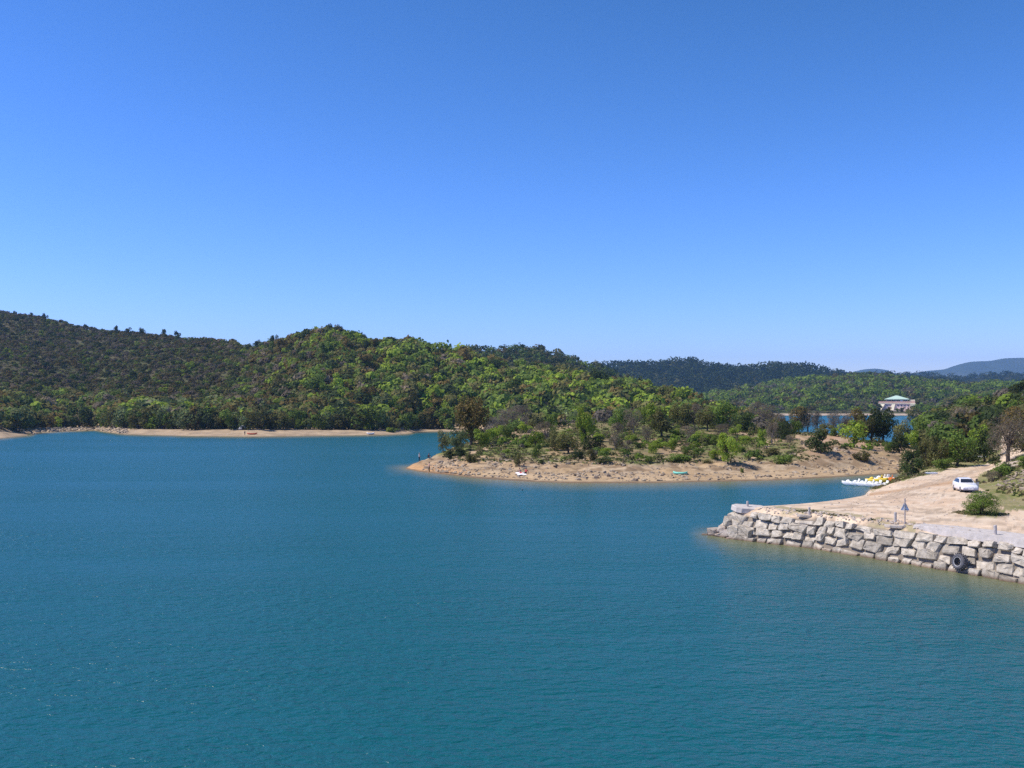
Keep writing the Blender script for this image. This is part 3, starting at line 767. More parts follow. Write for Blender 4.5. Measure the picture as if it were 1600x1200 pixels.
def trunk_mesh(name, seed, LC, z0, rad, stems=1, twigs=0):
    rd_ = random.Random(seed); bm = bmesh.new()
    for s in range(stems):
        a = rd_.uniform(0, 6.28); ox, oy = (.0, .0) if stems == 1 else (.06 * math.cos(a), .06 * math.sin(a))
        top = Vector((ox * 3 + rd_.uniform(-.05, .05), oy * 3 + rd_.uniform(-.05, .05), max(z0, .1) + .25))
        mid_ = Vector((ox * 1.8 + rd_.uniform(-.03, .03), oy * 1.8, top.z * .5))
        bm_tube(bm, [(ox, oy, -.04), mid_, top], [rad * 1.25, rad * .95, rad * .55])
        for q in LC[s::stems][:6 + twigs]:
            q = Vector(q); st = mid_.lerp(top, rd_.uniform(.2, 1))
            m_ = st.lerp(q, .5) + Vector((rd_.uniform(-.04, .04), rd_.uniform(-.04, .04), rd_.uniform(-.02, .05)))
            bm_tube(bm, [st, m_, q], [rad * .5, rad * .33, rad * .12], 5)
    me = bpy.data.meshes.new(name); bmesh.ops.recalc_face_normals(bm, faces=bm.faces); bm.to_mesh(me); bm.free(); return me

PROTO = {}
def proto(kind, form):
    key = (kind, form)
    if key in PROTO: return PROTO[key]
    L = []
    for v in range(3):
        sd = sum(map(ord, kind)) * 31 + sum(map(ord, form)) * 7 + v * 101
        if kind == 'grey':
            n, leaf, asp = (2200, .07, .17) if form != 'bigtree' else (3600, .055, .13)
        elif kind == 'conifer': n, leaf, asp = 700, .07, .5
        else:
            n, leaf, asp = {'bush': (2100, .050, .8), 'tree': (2100, .048, .8), 'bigtree': (3600, .040, .8), 'farbush': (850, .078, .8), 'nearbush': (6500, .032, .55)}[form]
        z0 = {'bush': .03, 'farbush': .02, 'nearbush': .0, 'tree': .20, 'bigtree': .18}[form]
        lum = {'bush': 13, 'farbush': 9, 'nearbush': 26, 'tree': 14, 'bigtree': 24}[form]
        cm, LC = crown_mesh('crown', sd, n, leaf, z0, lum, 1.0, 'cone' if kind == 'conifer' else 'round', asp)
        cm.materials.append(M['leaf_' + kind])
        tm = trunk_mesh('trunk', sd, LC, z0, {'tree': .035, 'bigtree': .04}.get(form, .022), 1 if form in ('tree', 'bigtree') else 3, 8 if kind == 'grey' else 0)
        tm.materials.append(M['bark_pale'] if kind == 'grey' and form != 'bigtree' else M['bark'])
        L.append((tm, cm))
    PROTO[key] = L; return L
KW = {'bright': 'bright green', 'mid': 'mid green', 'olive': 'olive green', 'dark': 'dark green', 'brown': 'brownish', 'grey': 'bare grey', 'pale': 'pale green', 'conifer': 'dark conifer'}
cnt = [0]
def plant(kind, form, loc, wd, ht, label, group, cat=None):
    v = proto(kind, form)[cnt[0] % 3]; cnt[0] += 1
    isT = form in ('tree', 'bigtree') or kind == 'conifer'
    o = empty('tree' if isT else 'shrub', loc, random.uniform(0, 6.28)); o.scale = (wd, wd, ht)
    tag(o, label, cat or ('tree' if isT else 'shrub'), group)
    link('trunk' if isT else 'stems', v[0], o); link('crown' if isT else 'foliage', v[1], o)
    return o

# (kind, form, base px, base py, height px, width px)
PEN = [('olive', 'tree', 692, 707, 33, 22), ('pale', 'tree', 715, 706, 36, 28), ('brown', 'bigtree', 736, 696, 72, 48), ('dark', 'bush', 704, 717, 14, 16), ('dark', 'bush', 718, 713, 14, 18),
 ('bright', 'bush', 752, 699, 27, 26), ('bright', 'bush', 764, 690, 18, 20), ('bright', 'bush', 777, 686, 20, 24), ('mid', 'tree', 792, 688, 21, 19), ('grey', 'bush', 790, 675, 34, 34), ('grey', 'bush', 812, 671, 36, 34), ('grey', 'bush', 772, 679, 26, 28),
 ('bright', 'bush', 820, 677, 17, 20), ('bright', 'bush', 791, 708, 7, 12), ('olive', 'bush', 732, 724, 15, 8), ('olive', 'bush', 741, 723, 11, 12), ('bright', 'bush', 838, 699, 24, 26), ('mid', 'bush', 840, 714, 20, 17),
 ('grey', 'bush', 853, 690, 30, 28), ('bright', 'bush', 866, 680, 17, 14), ('olive', 'bush', 868, 705, 30, 26), ('olive', 'bush', 809, 729, 20, 12), ('grey', 'bush', 786, 716, 8, 12), ('dark', 'bush', 846, 726, 7, 10), ('dark', 'bush', 806, 716, 9, 12),
 ('bright', 'tree', 914, 702, 62, 29), ('olive', 'tree', 888, 709, 34, 36), ('dark', 'bush', 926, 702, 19, 36), ('olive', 'bush', 923, 721, 18, 15), ('dark', 'bush', 903, 717, 15, 20), ('grey', 'bush', 962, 700, 38, 27), ('mid', 'bush', 969, 700, 15, 16),
 ('grey', 'bush', 979, 708, 20, 18), ('bright', 'bush', 1021, 709, 17, 17), ('grey', 'tree', 990, 677, 36, 28), ('grey', 'bush', 1010, 692, 25, 17), ('olive', 'tree', 1033, 683, 44, 38), ('bright', 'bush', 1003, 662, 26, 24), ('mid', 'bush', 950, 684, 7, 16), ('mid', 'bush', 1000, 700, 9, 20), ('dark', 'bush', 945, 722, 7, 26),
 ('olive', 'bush', 1066, 669, 38, 34), ('grey', 'bush', 1088, 669, 36, 28), ('mid', 'tree', 1130, 668, 40, 44), ('bright', 'bush', 1117, 662, 26, 28), ('dark', 'bush', 1158, 674, 28, 36), ('grey', 'bush', 1180, 666, 36, 32), ('grey', 'bush', 1199, 670, 36, 28),
 ('grey', 'bush', 1078, 691, 25, 28), ('bright', 'bush', 1094, 693, 18, 24), ('mid', 'bush', 1112, 695, 17, 26), ('grey', 'bush', 1133, 683, 20, 30), ('bright', 'tree', 1137, 727, 48, 36), ('bright', 'bush', 1117, 718, 16, 17), ('bright', 'tree', 1050, 706, 18, 18), ('mid', 'bush', 1092, 713, 12, 18), ('mid', 'bush', 1058, 722, 12, 38), ('mid', 'bush', 1160, 739, 8, 7),
 ('olive', 'bush', 1104, 724, 7, 16), ('bright', 'tree', 1191, 698, 27, 14), ('grey', 'tree', 1206, 695, 36, 22), ('dark', 'bush', 1222, 687, 27, 24), ('mid', 'bush', 1222, 724, 13, 36), ('grey', 'bush', 1074, 702, 10, 16), ('mid', 'bush', 1160, 706, 9, 20),
 ('brown', 'tree', 1248, 675, 38, 32), ('grey', 'bush', 1221, 679, 32, 26), ('olive', 'bush', 1213, 685, 27, 22), ('grey', 'tree', 1277, 676, 33, 22), ('grey', 'tree', 1302, 677, 32, 26), ('dark', 'bush', 1281, 707, 35, 37), ('grey', 'bush', 1233, 692, 12, 17), ('bright', 'tree', 1334, 699, 40, 40),
 ('dark', 'tree', 1362, 690, 48, 42), ('dark', 'tree', 1380, 691, 50, 40), ('brown', 'tree', 1336, 686, 46, 30), ('olive', 'bush', 1345, 721, 15, 24), ('dark', 'bush', 1404, 707, 28, 26), ('mid', 'bush', 1385, 706, 15, 18), ('olive', 'bush', 1412, 699, 40, 26), ('dark', 'bush', 1318, 702, 6, 14),
 ('grey', 'tree', 1262, 675, 34, 28), ('olive', 'bush', 1291, 679, 16, 26), ('grey', 'tree', 1317, 681, 34, 26), ('mid', 'bush', 1308, 682, 13, 20), ('olive', 'tree', 1349, 690, 40, 30), ('mid', 'bush', 1240, 679, 22, 22),
 ('bright', 'bush', 936, 690, 14, 20), ('bright', 'bush', 985, 694, 14, 18), ('mid', 'bush', 1012, 722, 10, 18), ('bright', 'bush', 1032, 700, 14, 22), ('mid', 'bush', 1072, 712, 13, 20), ('bright', 'bush', 1085, 704, 14, 18), ('bright', 'bush', 1165, 694, 13, 20), ('mid', 'bush', 1178, 714, 11, 22),
 ('bright', 'bush', 1150, 680, 16, 22), ('olive', 'bush', 1205, 712, 12, 26), ('bright', 'bush', 945, 710, 10, 18), ('bright', 'bush', 880, 690, 15, 18), ('mid', 'bush', 818, 700, 12, 20), ('bright', 'bush', 1058, 684, 14, 22), ('mid', 'tree', 965, 672, 34, 30), ('bright', 'tree', 1022, 668, 36, 30), ('mid', 'bush', 860, 668, 22, 26), ('olive', 'tree', 1105, 674, 36, 30)]
RIGHT = [('dark', 'bush', 1426, 743, 44, 32), ('bright', 'tree', 1425, 702, 28, 22), ('olive', 'bush', 1452, 730, 46, 36), ('olive', 'tree', 1470, 730, 42, 34), ('mid', 'tree', 1496, 729, 54, 50), ('mid', 'bush', 1474, 734, 18, 26), ('dark', 'tree', 1538, 723, 52, 42), ('bright', 'bush', 1531, 706, 40, 30),
 ('grey', 'bigtree', 1575, 722, 76, 62), ('mid', 'tree', 1446, 690, 36, 32), ('bright', 'bush', 1437, 676, 26, 24), ('dark', 'bush', 1442, 700, 22, 28), ('grey', 'tree', 1502, 684, 46, 42), ('grey', 'tree', 1482, 694, 36, 34), ('brown', 'bush', 1466, 668, 28, 32), ('brown', 'bush', 1500, 660, 24, 32), ('dark', 'tree', 1535, 664, 42, 38),
 ('brown', 'tree', 1590, 690, 52, 42), ('olive', 'bush', 1597, 706, 34, 34), ('mid', 'bush', 1560, 676, 34, 34), ('olive', 'tree', 1562, 655, 34, 34), ('dark', 'tree', 1596, 632, 36, 34), ('dark', 'bush', 1578, 650, 28, 30), ('mid', 'bush', 1563, 746, 22, 26), ('dark', 'bush', 1575, 738, 15, 24), ('grey', 'bush', 1551, 753, 17, 20), ('dark', 'bush', 1510, 722, 18, 30),
 ('olive', 'bush', 1520, 676, 30, 32), ('mid', 'bush', 1458, 656, 22, 28), ('olive', 'bush', 1430, 660, 22, 24), ('mid', 'tree', 1585, 668, 40, 36), ('olive', 'bush', 1545, 690, 32, 30), ('grey', 'bush', 1600, 664, 30, 34), ('mid', 'bush', 1540, 636, 24, 30), ('bright', 'bush', 1516, 646, 24, 30), ('olive', 'bush', 1488, 640, 20, 26), ('mid', 'bush', 1604, 730, 18, 26), ('brown', 'bush', 1612, 660, 40, 36), ('dark', 'bush', 1556, 726, 12, 18)]
LMS = [(0, 'the anglers'), (736, 'the tall brown oak'), (817, 'the sunbathers'), (888, 'the wooden post'), (914, 'the tall slim green tree'), (985, 'the ridge gap'), (1062, 'the turquoise dinghy'), (1137, 'the green tree by the beach'),
       (1200, 'the dirt track'), (1281, 'the big round dark bush'), (1350, 'the pedal boats')]
LMR = [(0, 'the inlet'), (1455, 'the white plank'), (1510, 'the white car'), (1530, 'the white rail'), (1575, 'the large bare grey tree')]
ORD = ['first', 'second', 'third', 'fourth', 'fifth', 'sixth', 'seventh', 'eighth', 'ninth', 'tenth', 'eleventh', 'twelfth']
SPECIAL = {('brown', 736): 'tall brown oak with rounded crown at the left end of the peninsula', ('bright', 914): 'tall slim bright green tree above the peninsula bank',
           ('bright', 1137): 'bright green tree with a clear trunk at the back of the beach', ('dark', 1281): 'big round dark green bush alone on the bare clay slope',
           ('grey', 1575): 'large bare grey tree with a thick dark trunk beside the road', ('dark', 1426): 'dark bushy shrub at the end of the inlet beach',
           ('bright', 1334): 'spreading bright green tree in front of the back bay, above the pedal boats'}
def place(lst, lms, where, group):
    info, num = [], {}
    for q in sorted(lst, key=lambda q: q[2]):
        k, f, px, py = q[:4]
        lm = [b for a, b in lms if px > a + 1][-1]
        p = hit(px, py)
        band = ('near the peninsula shore' if p.y < 178 else 'on the peninsula slope' if p.y < 222 else 'on the peninsula ridge') if where == 'peninsula' else ('by the road' if p.y < 185 else 'on the wooded slope' if p.y < 330 else 'high on the slope')
        T = 'tree' if f in ('tree', 'bigtree') else 'bush'
        key = (k, T, lm, band); num.setdefault(key, []).append(q); info.append((q, p, key, len(num[key]) - 1))
    for (k, f, px, py, hp, wp), p, key, i in info:
        sc = p.y / F
        _, T, lm, band = key
        one = len(num[key]) == 1
        lb = SPECIAL.get((k, px)) or f"{'only' if one else ORD[i]} {KW[k]} {T} rightward from {lm}, {band}"
        plant(k, f, (p.x, p.y, p.z - .08), wp * sc * 1.12, hp * sc * 1.04, lb, group)
place(PEN, LMS, 'peninsula', 'trees and bushes on the peninsula')
place(RIGHT, LMR, 'right', 'trees and bushes on the right bank')
# the bush in the yard
p = hit(1538, 805); plant('mid', 'nearbush', (p.x, p.y + .7, p.z - .05), 3.3, 1.95, 'low spreading green bush on a grass patch in front of the white car', 'bushes in the yard')

# far shore row
rs = random.Random(5)
FL = [(0, 'the left spit'), (150, 'the rocky cove'), (250, 'the bare stretch of beach'), (379, 'the grey tent'), (470, 'the middle of the far beach'), (579, 'the white dinghy'), (640, 'the small cove')]
row, px = [('pale', 27, 675, 40, 46)], 58
while px < 712:
    k = rs.choices(['pale', 'mid', 'bright', 'olive', 'brown', 'dark'], [3, 4, 2 if px > 220 else 1, 3, 1.5, 1])[0]
    h = rs.uniform(17, 36); row.append((k, px, float(np.interp(px, [a for a, _ in btop], [b for _, b in btop])) - rs.uniform(-.3, 1.0), h, h * rs.uniform(.75, 1.15)))
    px += rs.uniform(7, 12.5)
row.append(('bright', 612, 675.5, 8, 18)); row.append(('bright', 238, 670, 19, 13)); row.append(('mid', 262, 671, 26, 15))
num, info = {}, []
for q in sorted(row, key=lambda q: q[1]):
    lm = [b for a, b in FL if q[1] >= a][-1]; key = (q[0], lm); num.setdefault(key, []).append(q); info.append((q, key, len(num[key]) - 1))
for (k, px, py, hp, wp), key, i in info:
    p = hit(px, py); sc = p.y / F
    lb = f"{'only' if len(num[key]) == 1 else ORD[i]} {KW[k]} bush rightward from {key[1]} along the far shore"
    if px == 27: lb = 'big rounded pale green bush on the left spit'
    if px == 612: lb = 'low bright green bush standing out on the far beach'
    plant(k, 'farbush', (p.x, p.y, p.z - .1), wp * sc * 1.1, hp * sc, lb, 'bushes lining the far shore')

# single trees one can pick out on the hills
def surf_y(L, px, t):
    Yb = L._ip(L.Y, np.array([float(px)]))[0]; return Yb[3] + (Yb[-2] - Yb[3]) * t
LBL = {'bright': 'bright green broadleaf tree in the scrub on the hill behind the far beach', 'mid': 'mid green tree in the scrub on the hill behind the far beach', 'brown': 'brownish oak in the scrub on the hill behind the far beach',
       'dark': 'dark evergreen tree in the scrub on the hill behind the far beach', 'olive': 'olive green tree in the scrub on the hill behind the far beach', 'pale': 'pale green tree low on the hill behind the far beach'}
for i in range(90):
    px = rs.uniform(10, 1060) if i % 3 else rs.uniform(400, 960); t = rs.uniform(.02, .95) ** 1.4
    Y = float(surf_y(hills, px, t)); z = float(hills.h([px], [Y])[0])
    k = rs.choices(['bright', 'mid', 'brown', 'dark', 'olive', 'pale'], [4, 4, 2, 3, 3, 1])[0] if px > 350 else rs.choices(['bright', 'mid', 'brown', 'dark', 'olive'], [1, 3, 2, 3, 3])[0]
    h = rs.uniform(5, 9.5) if px > 350 else rs.uniform(3.5, 6.5)
    plant(k, 'farbush', (world(px, Y), Y, z - .3), h * rs.uniform(.9, 1.25), h, LBL[k], k + ' trees on the hill', cat='tree')
for px, t in [(24, 1), (48, 1), (70, .99), (134, 1), (183, 1), (200, .99), (222, 1), (255, 1), (277, 1), (401, .99), (430, 1), (514, 1), (527, .98), (552, 1), (568, .99)]:
    Y = float(surf_y(hills, px, t)); z = float(hills.h([px], [Y])[0]); h = rs.uniform(4, 7) if px < 300 else rs.uniform(5, 7)
    plant('dark', 'farbush', (world(px, Y), Y, z - .3), h * .9, h, 'dark tree standing up on the hill skyline', 'trees on the skyline', cat='tree')

# ------------------------------------------------------------------ the scrub and woods that read as one mass
def forest(name, L, pxr, n, sizes, nq, pal, seed, label, t0=0.0, t1=1.02, k0=2, k1=-2, leaf=.245, flat=.8):
    r = np.random.default_rng(seed)
    px = r.uniform(*pxr, n * 3); t = r.uniform(t0, t1, n * 3)
    Yb = L._ip(L.Y, px)
    Y = Yb[:, k0] + (Yb[:, k1] - Yb[:, k0]) * t
    keep = r.uniform(0, 1, len(px)) < Y * (Yb[:, k1] - Yb[:, k0]) / np.max(Y * (Yb[:, k1] - Yb[:, k0]))
    px, Y, t = px[keep][:n], Y[keep][:n], t[keep][:n]
    z = L.h(px, Y); x = world(px, Y)
    col, scl = pal(r, x, Y, z, px, t)
    sz = (sizes[0] * .7 + (sizes[1] * 1.15 - sizes[0] * .7) * r.uniform(0, 1, len(px)) ** 1.7) * scl
    ok = (z > 1.6) & (sz > .3)
    x, Y, z, sz, col = x[ok], Y[ok], z[ok], sz[ok], col[ok]
    m = len(x)
    d = r.normal(size=(m, nq, 3)); d[..., 2] = np.abs(d[..., 2]) * .9 - .15; d /= np.linalg.norm(d, axis=2, keepdims=True)
    lump = 1 + .22 * np.sin(d[..., 0] * 5 + r.uniform(0, 6, (m, 1))) * np.cos(d[..., 1] * 5 + r.uniform(0, 6, (m, 1)))
    rad = (sz[:, None] * .5 * lump * r.uniform(.78, 1.05, (m, nq)))[..., None]
    C = d * rad * np.array([1.15, 1.15, flat * 1.25]) + np.stack([x, Y, z + sz * .36], 1)[:, None, :]
    Nn = d + r.normal(size=d.shape) * .38
    tint = r.uniform(.78, 1.22, (m, nq, 1))
    V = leaf_quads(C.reshape(-1, 3), Nn.reshape(-1, 3), np.repeat(sz * leaf, nq) * r.uniform(.7, 1.25, m * nq), .8, r)
    me = mesh_np(name, V, np.arange(len(V)).reshape(-1, 4))
    set_col(me, np.repeat((col[:, None, :] * tint).reshape(-1, 3), 4, 0))
    o = link(name, me, None, M['forest']); tag(o, label, 'woodland', kind='stuff'); return o
KC = {k: np.array(v) for k, v in KCOL.items()}
def pick(r, n, names, wts):
    w_ = np.array(wts, float)
    if w_.ndim == 1: w_ = np.repeat(w_[None], n, 0)
    w_ = w_ / w_.sum(1, keepdims=True); c = np.cumsum(w_, 1); u = r.uniform(0, 1, n)[:, None]
    return np.array([KC[k] for k in names])[(u > c).sum(1).clip(0, len(names) - 1)]
def pal_hill(r, x, Y, z, px, t):
    n = len(x); g = sstep(300, 620, px + (fbm(x / 50, Y / 50, 101) - .5) * 300)
    low = 1 - sstep(.08, .35, t + (fbm(x / 30, Y / 30, 102) - .5) * .3)
    gr = np.clip(np.maximum(g, low * .8), 0, 1); cl = sstep(.42, .58, fbm(x / 28, Y / 28, 103))
    W = np.stack([.1 + .65 * gr * cl + .12, .3 + .8 * gr, .7 + .2 * (1 - gr), .75 - .15 * gr, .5 + .3 * (1 - cl), .75 * (1 - gr) + .05, .25 * low], 1)
    c = pick(r, n, ['bright', 'mid', 'olive', 'dark', 'brown', 'grey', 'pale'], W)
    c = c * (.80 + .74 * gr)[:, None] * np.array([1.08, 1.0, .9])
    return c * r.uniform(.86, 1.14, (n, 1)), .52 + .48 * gr * (0.75 + .5 * cl) + .15 * low
forest('hillside_scrub', hills, (-240, 1200), 21000, (3.0, 6.2), 70, pal_hill, 201, 'dense mixed scrub and trees covering the hill behind the far beach', k0=3)
forest('back_woodland', back, (565, 1090), 2600, (5, 9), 40, lambda r, x, Y, z, px, t: (pick(r, len(x), ['dark', 'olive', 'mid', 'brown', 'bright'], [4, 3, 2.5, 1, .8]) * .9, np.ones(len(x))), 202, 'dark woodland on the crest behind the green hill', k0=0)
def pal_mid(r, x, Y, z, px, t):
    cl = sstep(.4, .6, fbm(x / 60, Y / 60, 104))
    W = np.stack([.3 + cl * 1.2 + .8 * sstep(.6, .9, t), 1 + 0 * cl, .9 - .4 * cl, .6 - .3 * cl, .3 + 0 * cl, .7 * (1 - cl)], 1)
    return pick(r, len(x), ['bright', 'mid', 'olive', 'dark', 'brown', 'grey'], W)  , np.where((np.abs(px - 1401) < 32) & (Y < 1072), 0, .75 + .35 * cl)
forest('bay_woodland', mid, (1040, 1900), 8000, (5, 10), 34, pal_mid, 203, 'green woodland on the low hill across the back bay', k0=2)
pd = lambda r, x, Y, z, px, t: (pick(r, len(x), ['conifer', 'dark', 'olive'], [5, 4, .8]) * .85, np.ones(len(x)))
forest('ridge_woodland', ridge, (830, 1500), 9000, (9, 16), 14, pd, 204, 'dark forest covering the blue green ridge in the distance', k0=0)
forest('strip_woodland', strip, (1210, 1900), 5000, (10, 18), 12, pd, 205, 'thin dark strip of forest below the distant mountains', k0=0)
def pal_right(r, x, Y, z, px, t):
    n3 = fbm(x / 14, Y / 14, 105)
    W = np.stack([.5 + sstep(.5, .6, n3), 1 + 0 * n3, 1 + 0 * n3, .9 + 0 * n3, .5 + 0 * n3, .8 * sstep(.4, .6, 1 - n3)], 1)
    return pick(r, len(x), ['bright', 'mid', 'olive', 'dark', 'brown', 'grey'], W), np.where(px > 1445, 1.0, 0.0)
forest('right_woodland', near, (1440, 2400), 2600, (3.0, 6.0), 260, pal_right, 206, 'mixed woodland rising behind the road on the right', k0=7, k1=-2, t0=.02, leaf=.15)
forest('pond_bank_scrub', pen, (700, 1440), 520, (1.8, 4.6), 170, lambda r, x, Y, z, px, t: (pick(r, len(x), ['olive', 'mid', 'dark', 'grey', 'brown'], [3, 3, 2, 3, 1]), np.where(px < 1225, 1.0, .0)), 207, 'undergrowth along the ridge and back of the peninsula', k0=4, k1=-2, t0=.5, t1=1.0, leaf=.17)

forest('low_shrubs', pen, (720, 1430), 900, (.5, 1.7), 60, lambda r, x, Y, z, px, t: (pick(r, len(x), ['olive', 'mid', 'dark', 'grey', 'bright'], [3, 3, 1.5, 1.5, 2]), np.where(fbm(x / 9, Y / 9, 108) > .49 + .10 * sstep(1235, 1275, px) + .06 * (1 - sstep(780, 900, px)), 1.0, 0.0)), 208, 'knee high shrubs dotted over the peninsula slope', k0=3, k1=5, leaf=.24)
# low grass and rocks
def grass(name, L, pxr, k0, k1, n, size, seed, cols_, label, mask):
    r = np.random.default_rng(seed); px = r.uniform(*pxr, n); t = r.uniform(0, 1, n)
    Yb = L._ip(L.Y, px); Y = Yb[:, k0] + (Yb[:, k1] - Yb[:, k0]) * t; z = L.h(px, Y); x = world(px, Y)
    ok = mask(x, Y, z, px, HY + (CAMZ - z) / Y * F, r)
    x, Y, z = x[ok], Y[ok], z[ok]; m = len(x); q = 5
    C = np.stack([x, Y, z], 1)[:, None, :] + r.normal(size=(m, q, 3)) * np.array([size, size, 0]) * .5
    C[..., 2] += r.uniform(.1, .8, (m, q)) * size * .5
    Nn = r.normal(size=(m, q, 3)) + np.array([0, 0, .9])
    V = leaf_quads(C.reshape(-1, 3), Nn.reshape(-1, 3), r.uniform(.5, 1.2, m * q) * size, .7, r)
    me = mesh_np(name, V, np.arange(len(V)).reshape(-1, 4))
    c = np.array(cols_)[r.integers(0, len(cols_), m)] * r.uniform(.75, 1.25, (m, 1))
    set_col(me, np.repeat(np.repeat(c, q, 0), 4, 0)); tag(link(name, me, None, M['forest']), label, 'grass', kind='stuff')
GC = [(.13, .16, .045), (.10, .13, .035), (.20, .17, .08), (.24, .19, .11), (.16, .14, .07)]
grass('slope_grass', pen, (690, 1430), 2, 5, 9000, .42, 301, GC, 'patchy green and dry grass on the peninsula slope',
      lambda x, Y, z, px, py, r: (z > 1.7) & (fbm(x / 16, Y / 16, 13) * .6 + fbm(x / 3, Y / 3, 12) * .4 + r.uniform(-.12, .12, len(x)) > .47 + .1 * sstep(1235, 1275, px)))
def mk_near(x, Y, z, px, py, r):
    a = poly_in(px, py, [(1350, 764), (1370, 764), (1410, 750), (1475, 735), (1545, 723), (1565, 718), (1565, 650), (1400, 650), (1392, 738)])
    b = poly_in(px, py, [(1575, 797), (1545, 772), (1528, 755), (1548, 735), (1580, 718), (1700, 640), (2000, 640), (2000, 760), (1640, 785)])
    return (a | b) & (Y < 260) & (z > .15) & (fbm(x / 4, Y / 4, 55) > .42)
grass('bank_grass', near, (1345, 1850), 4, 8, 12000, .36, 302, GC[:4], 'rough grass on the banks beside the road', mk_near)
pb = hit(1534, 803)
grass('yard_weeds', near, (1200, 1600), 3, 5, 30000, .16, 303, GC, 'weeds on the yard edge and round the yard bush',
      lambda x, Y, z, px, py, r: ((np.hypot((x - pb.x) / 2.6, (Y - pb.y - .3) / 2.2) < r.uniform(.5, 1.0, len(x))) | ((np.abs(Y - Yw(px) - 2.6) < .9) & (px < 1435) & (fbm(x / 1.6, Y / 1.6, 56) > .63) & (r.uniform(0, 1, len(x)) < .4))))
def rocks(name, pts, szs, seed, mat, label):
    rr = random.Random(seed); bm = bmesh.new()
    for (x, y, z), s in zip(pts, szs):
        a = rr.uniform(0, 3)
        q = []
        for k in range(11):
            v = Vector((rr.gauss(0, 1), rr.gauss(0, 1), rr.gauss(0, 1))).normalized()
            v = Vector((v.x * s * .75, v.y * s * .5, v.z * s * .42)); v.rotate(Euler((0, 0, a))); q.append(v + Vector((x, y, z + s * .08)))
        bm_hull(bm, q)
    o = bm_obj(name, bm, mat); tag(o, label, 'rocks', kind='stuff')
M['shore_rock'] = rock_mat('shore_rock', (.22, .17, .12), (.45, .375, .285))
r = np.random.default_rng(401); n = 2600
px = r.uniform(660, 1420, n); Yb = pen._ip(pen.Y, px); t = r.uniform(.1, 1.25, n) ** 1
Y = np.where(t < 1, Yb[:, 1] + (Yb[:, 3] - Yb[:, 1]) * t, Yb[:, 3] + (Yb[:, 4] - Yb[:, 3]) * (t - 1)); z = pen.h(px, Y); x = world(px, Y)
ok = (fbm(x / 6, Y / 4, 57) + .16 * (1 - sstep(880, 950, px)) > .52) & (z > .12)
px, x, Y, z = px[ok], x[ok], Y[ok], z[ok]
rocks('shore_rocks', np.stack([x, Y, z], 1), np.minimum(r.lognormal(-1.25, .5, len(x)), .95), 402, M['shore_rock'], 'pale broken rocks scattered along the peninsula bank')
r = np.random.default_rng(403); n = 110
px = r.uniform(1560, 1625, n); Y = r.uniform(103, 116, n); z = near.h(px, Y); ok = z > 2.95
rocks('bank_rocks', np.stack([world(px, Y), Y, z], 1)[ok], r.uniform(.15, .6, n)[ok], 404, M['shore_rock'], 'brownish rocks on the bank beside the yard')
r = np.random.default_rng(405); n = 500
px = r.uniform(1185, 1640, n); Y = Yw(px) + 1.5 + np.abs(r.normal(0, .9, n)); z = near.h(px, Y)
rocks('edge_rubble', np.stack([world(px, Y), Y, z], 1), r.uniform(.06, .3, n), 406, M['rubble'], 'small stones strewn along the top of the quay')
r = np.random.default_rng(409); n = 420
px = r.uniform(1230, 1600, n); Y = r.uniform(80, 118, n); z = near.h(px, Y); ok = (z > 2.5) & (Y > Yw(px) + 4)
rocks('yard_stones', np.stack([world(px, Y), Y, z], 1)[ok], r.uniform(.05, .17, n)[ok], 410, M['rubble'], 'loose stones scattered over the dirt yard')
r = np.random.default_rng(407); n = 420
px = r.uniform(50, 200, n); Yb = hills._ip(hills.Y, px); Y = Yb[:, 1] + (Yb[:, 2] - Yb[:, 1]) * r.uniform(.1, 1, n); z = hills.h(px, Y)
rocks('cove_rocks', np.stack([world(px, Y), Y, z], 1), r.uniform(.4, 1.5, n), 408, M['shore_rock'], 'pale rocks along the shore of the far left cove')

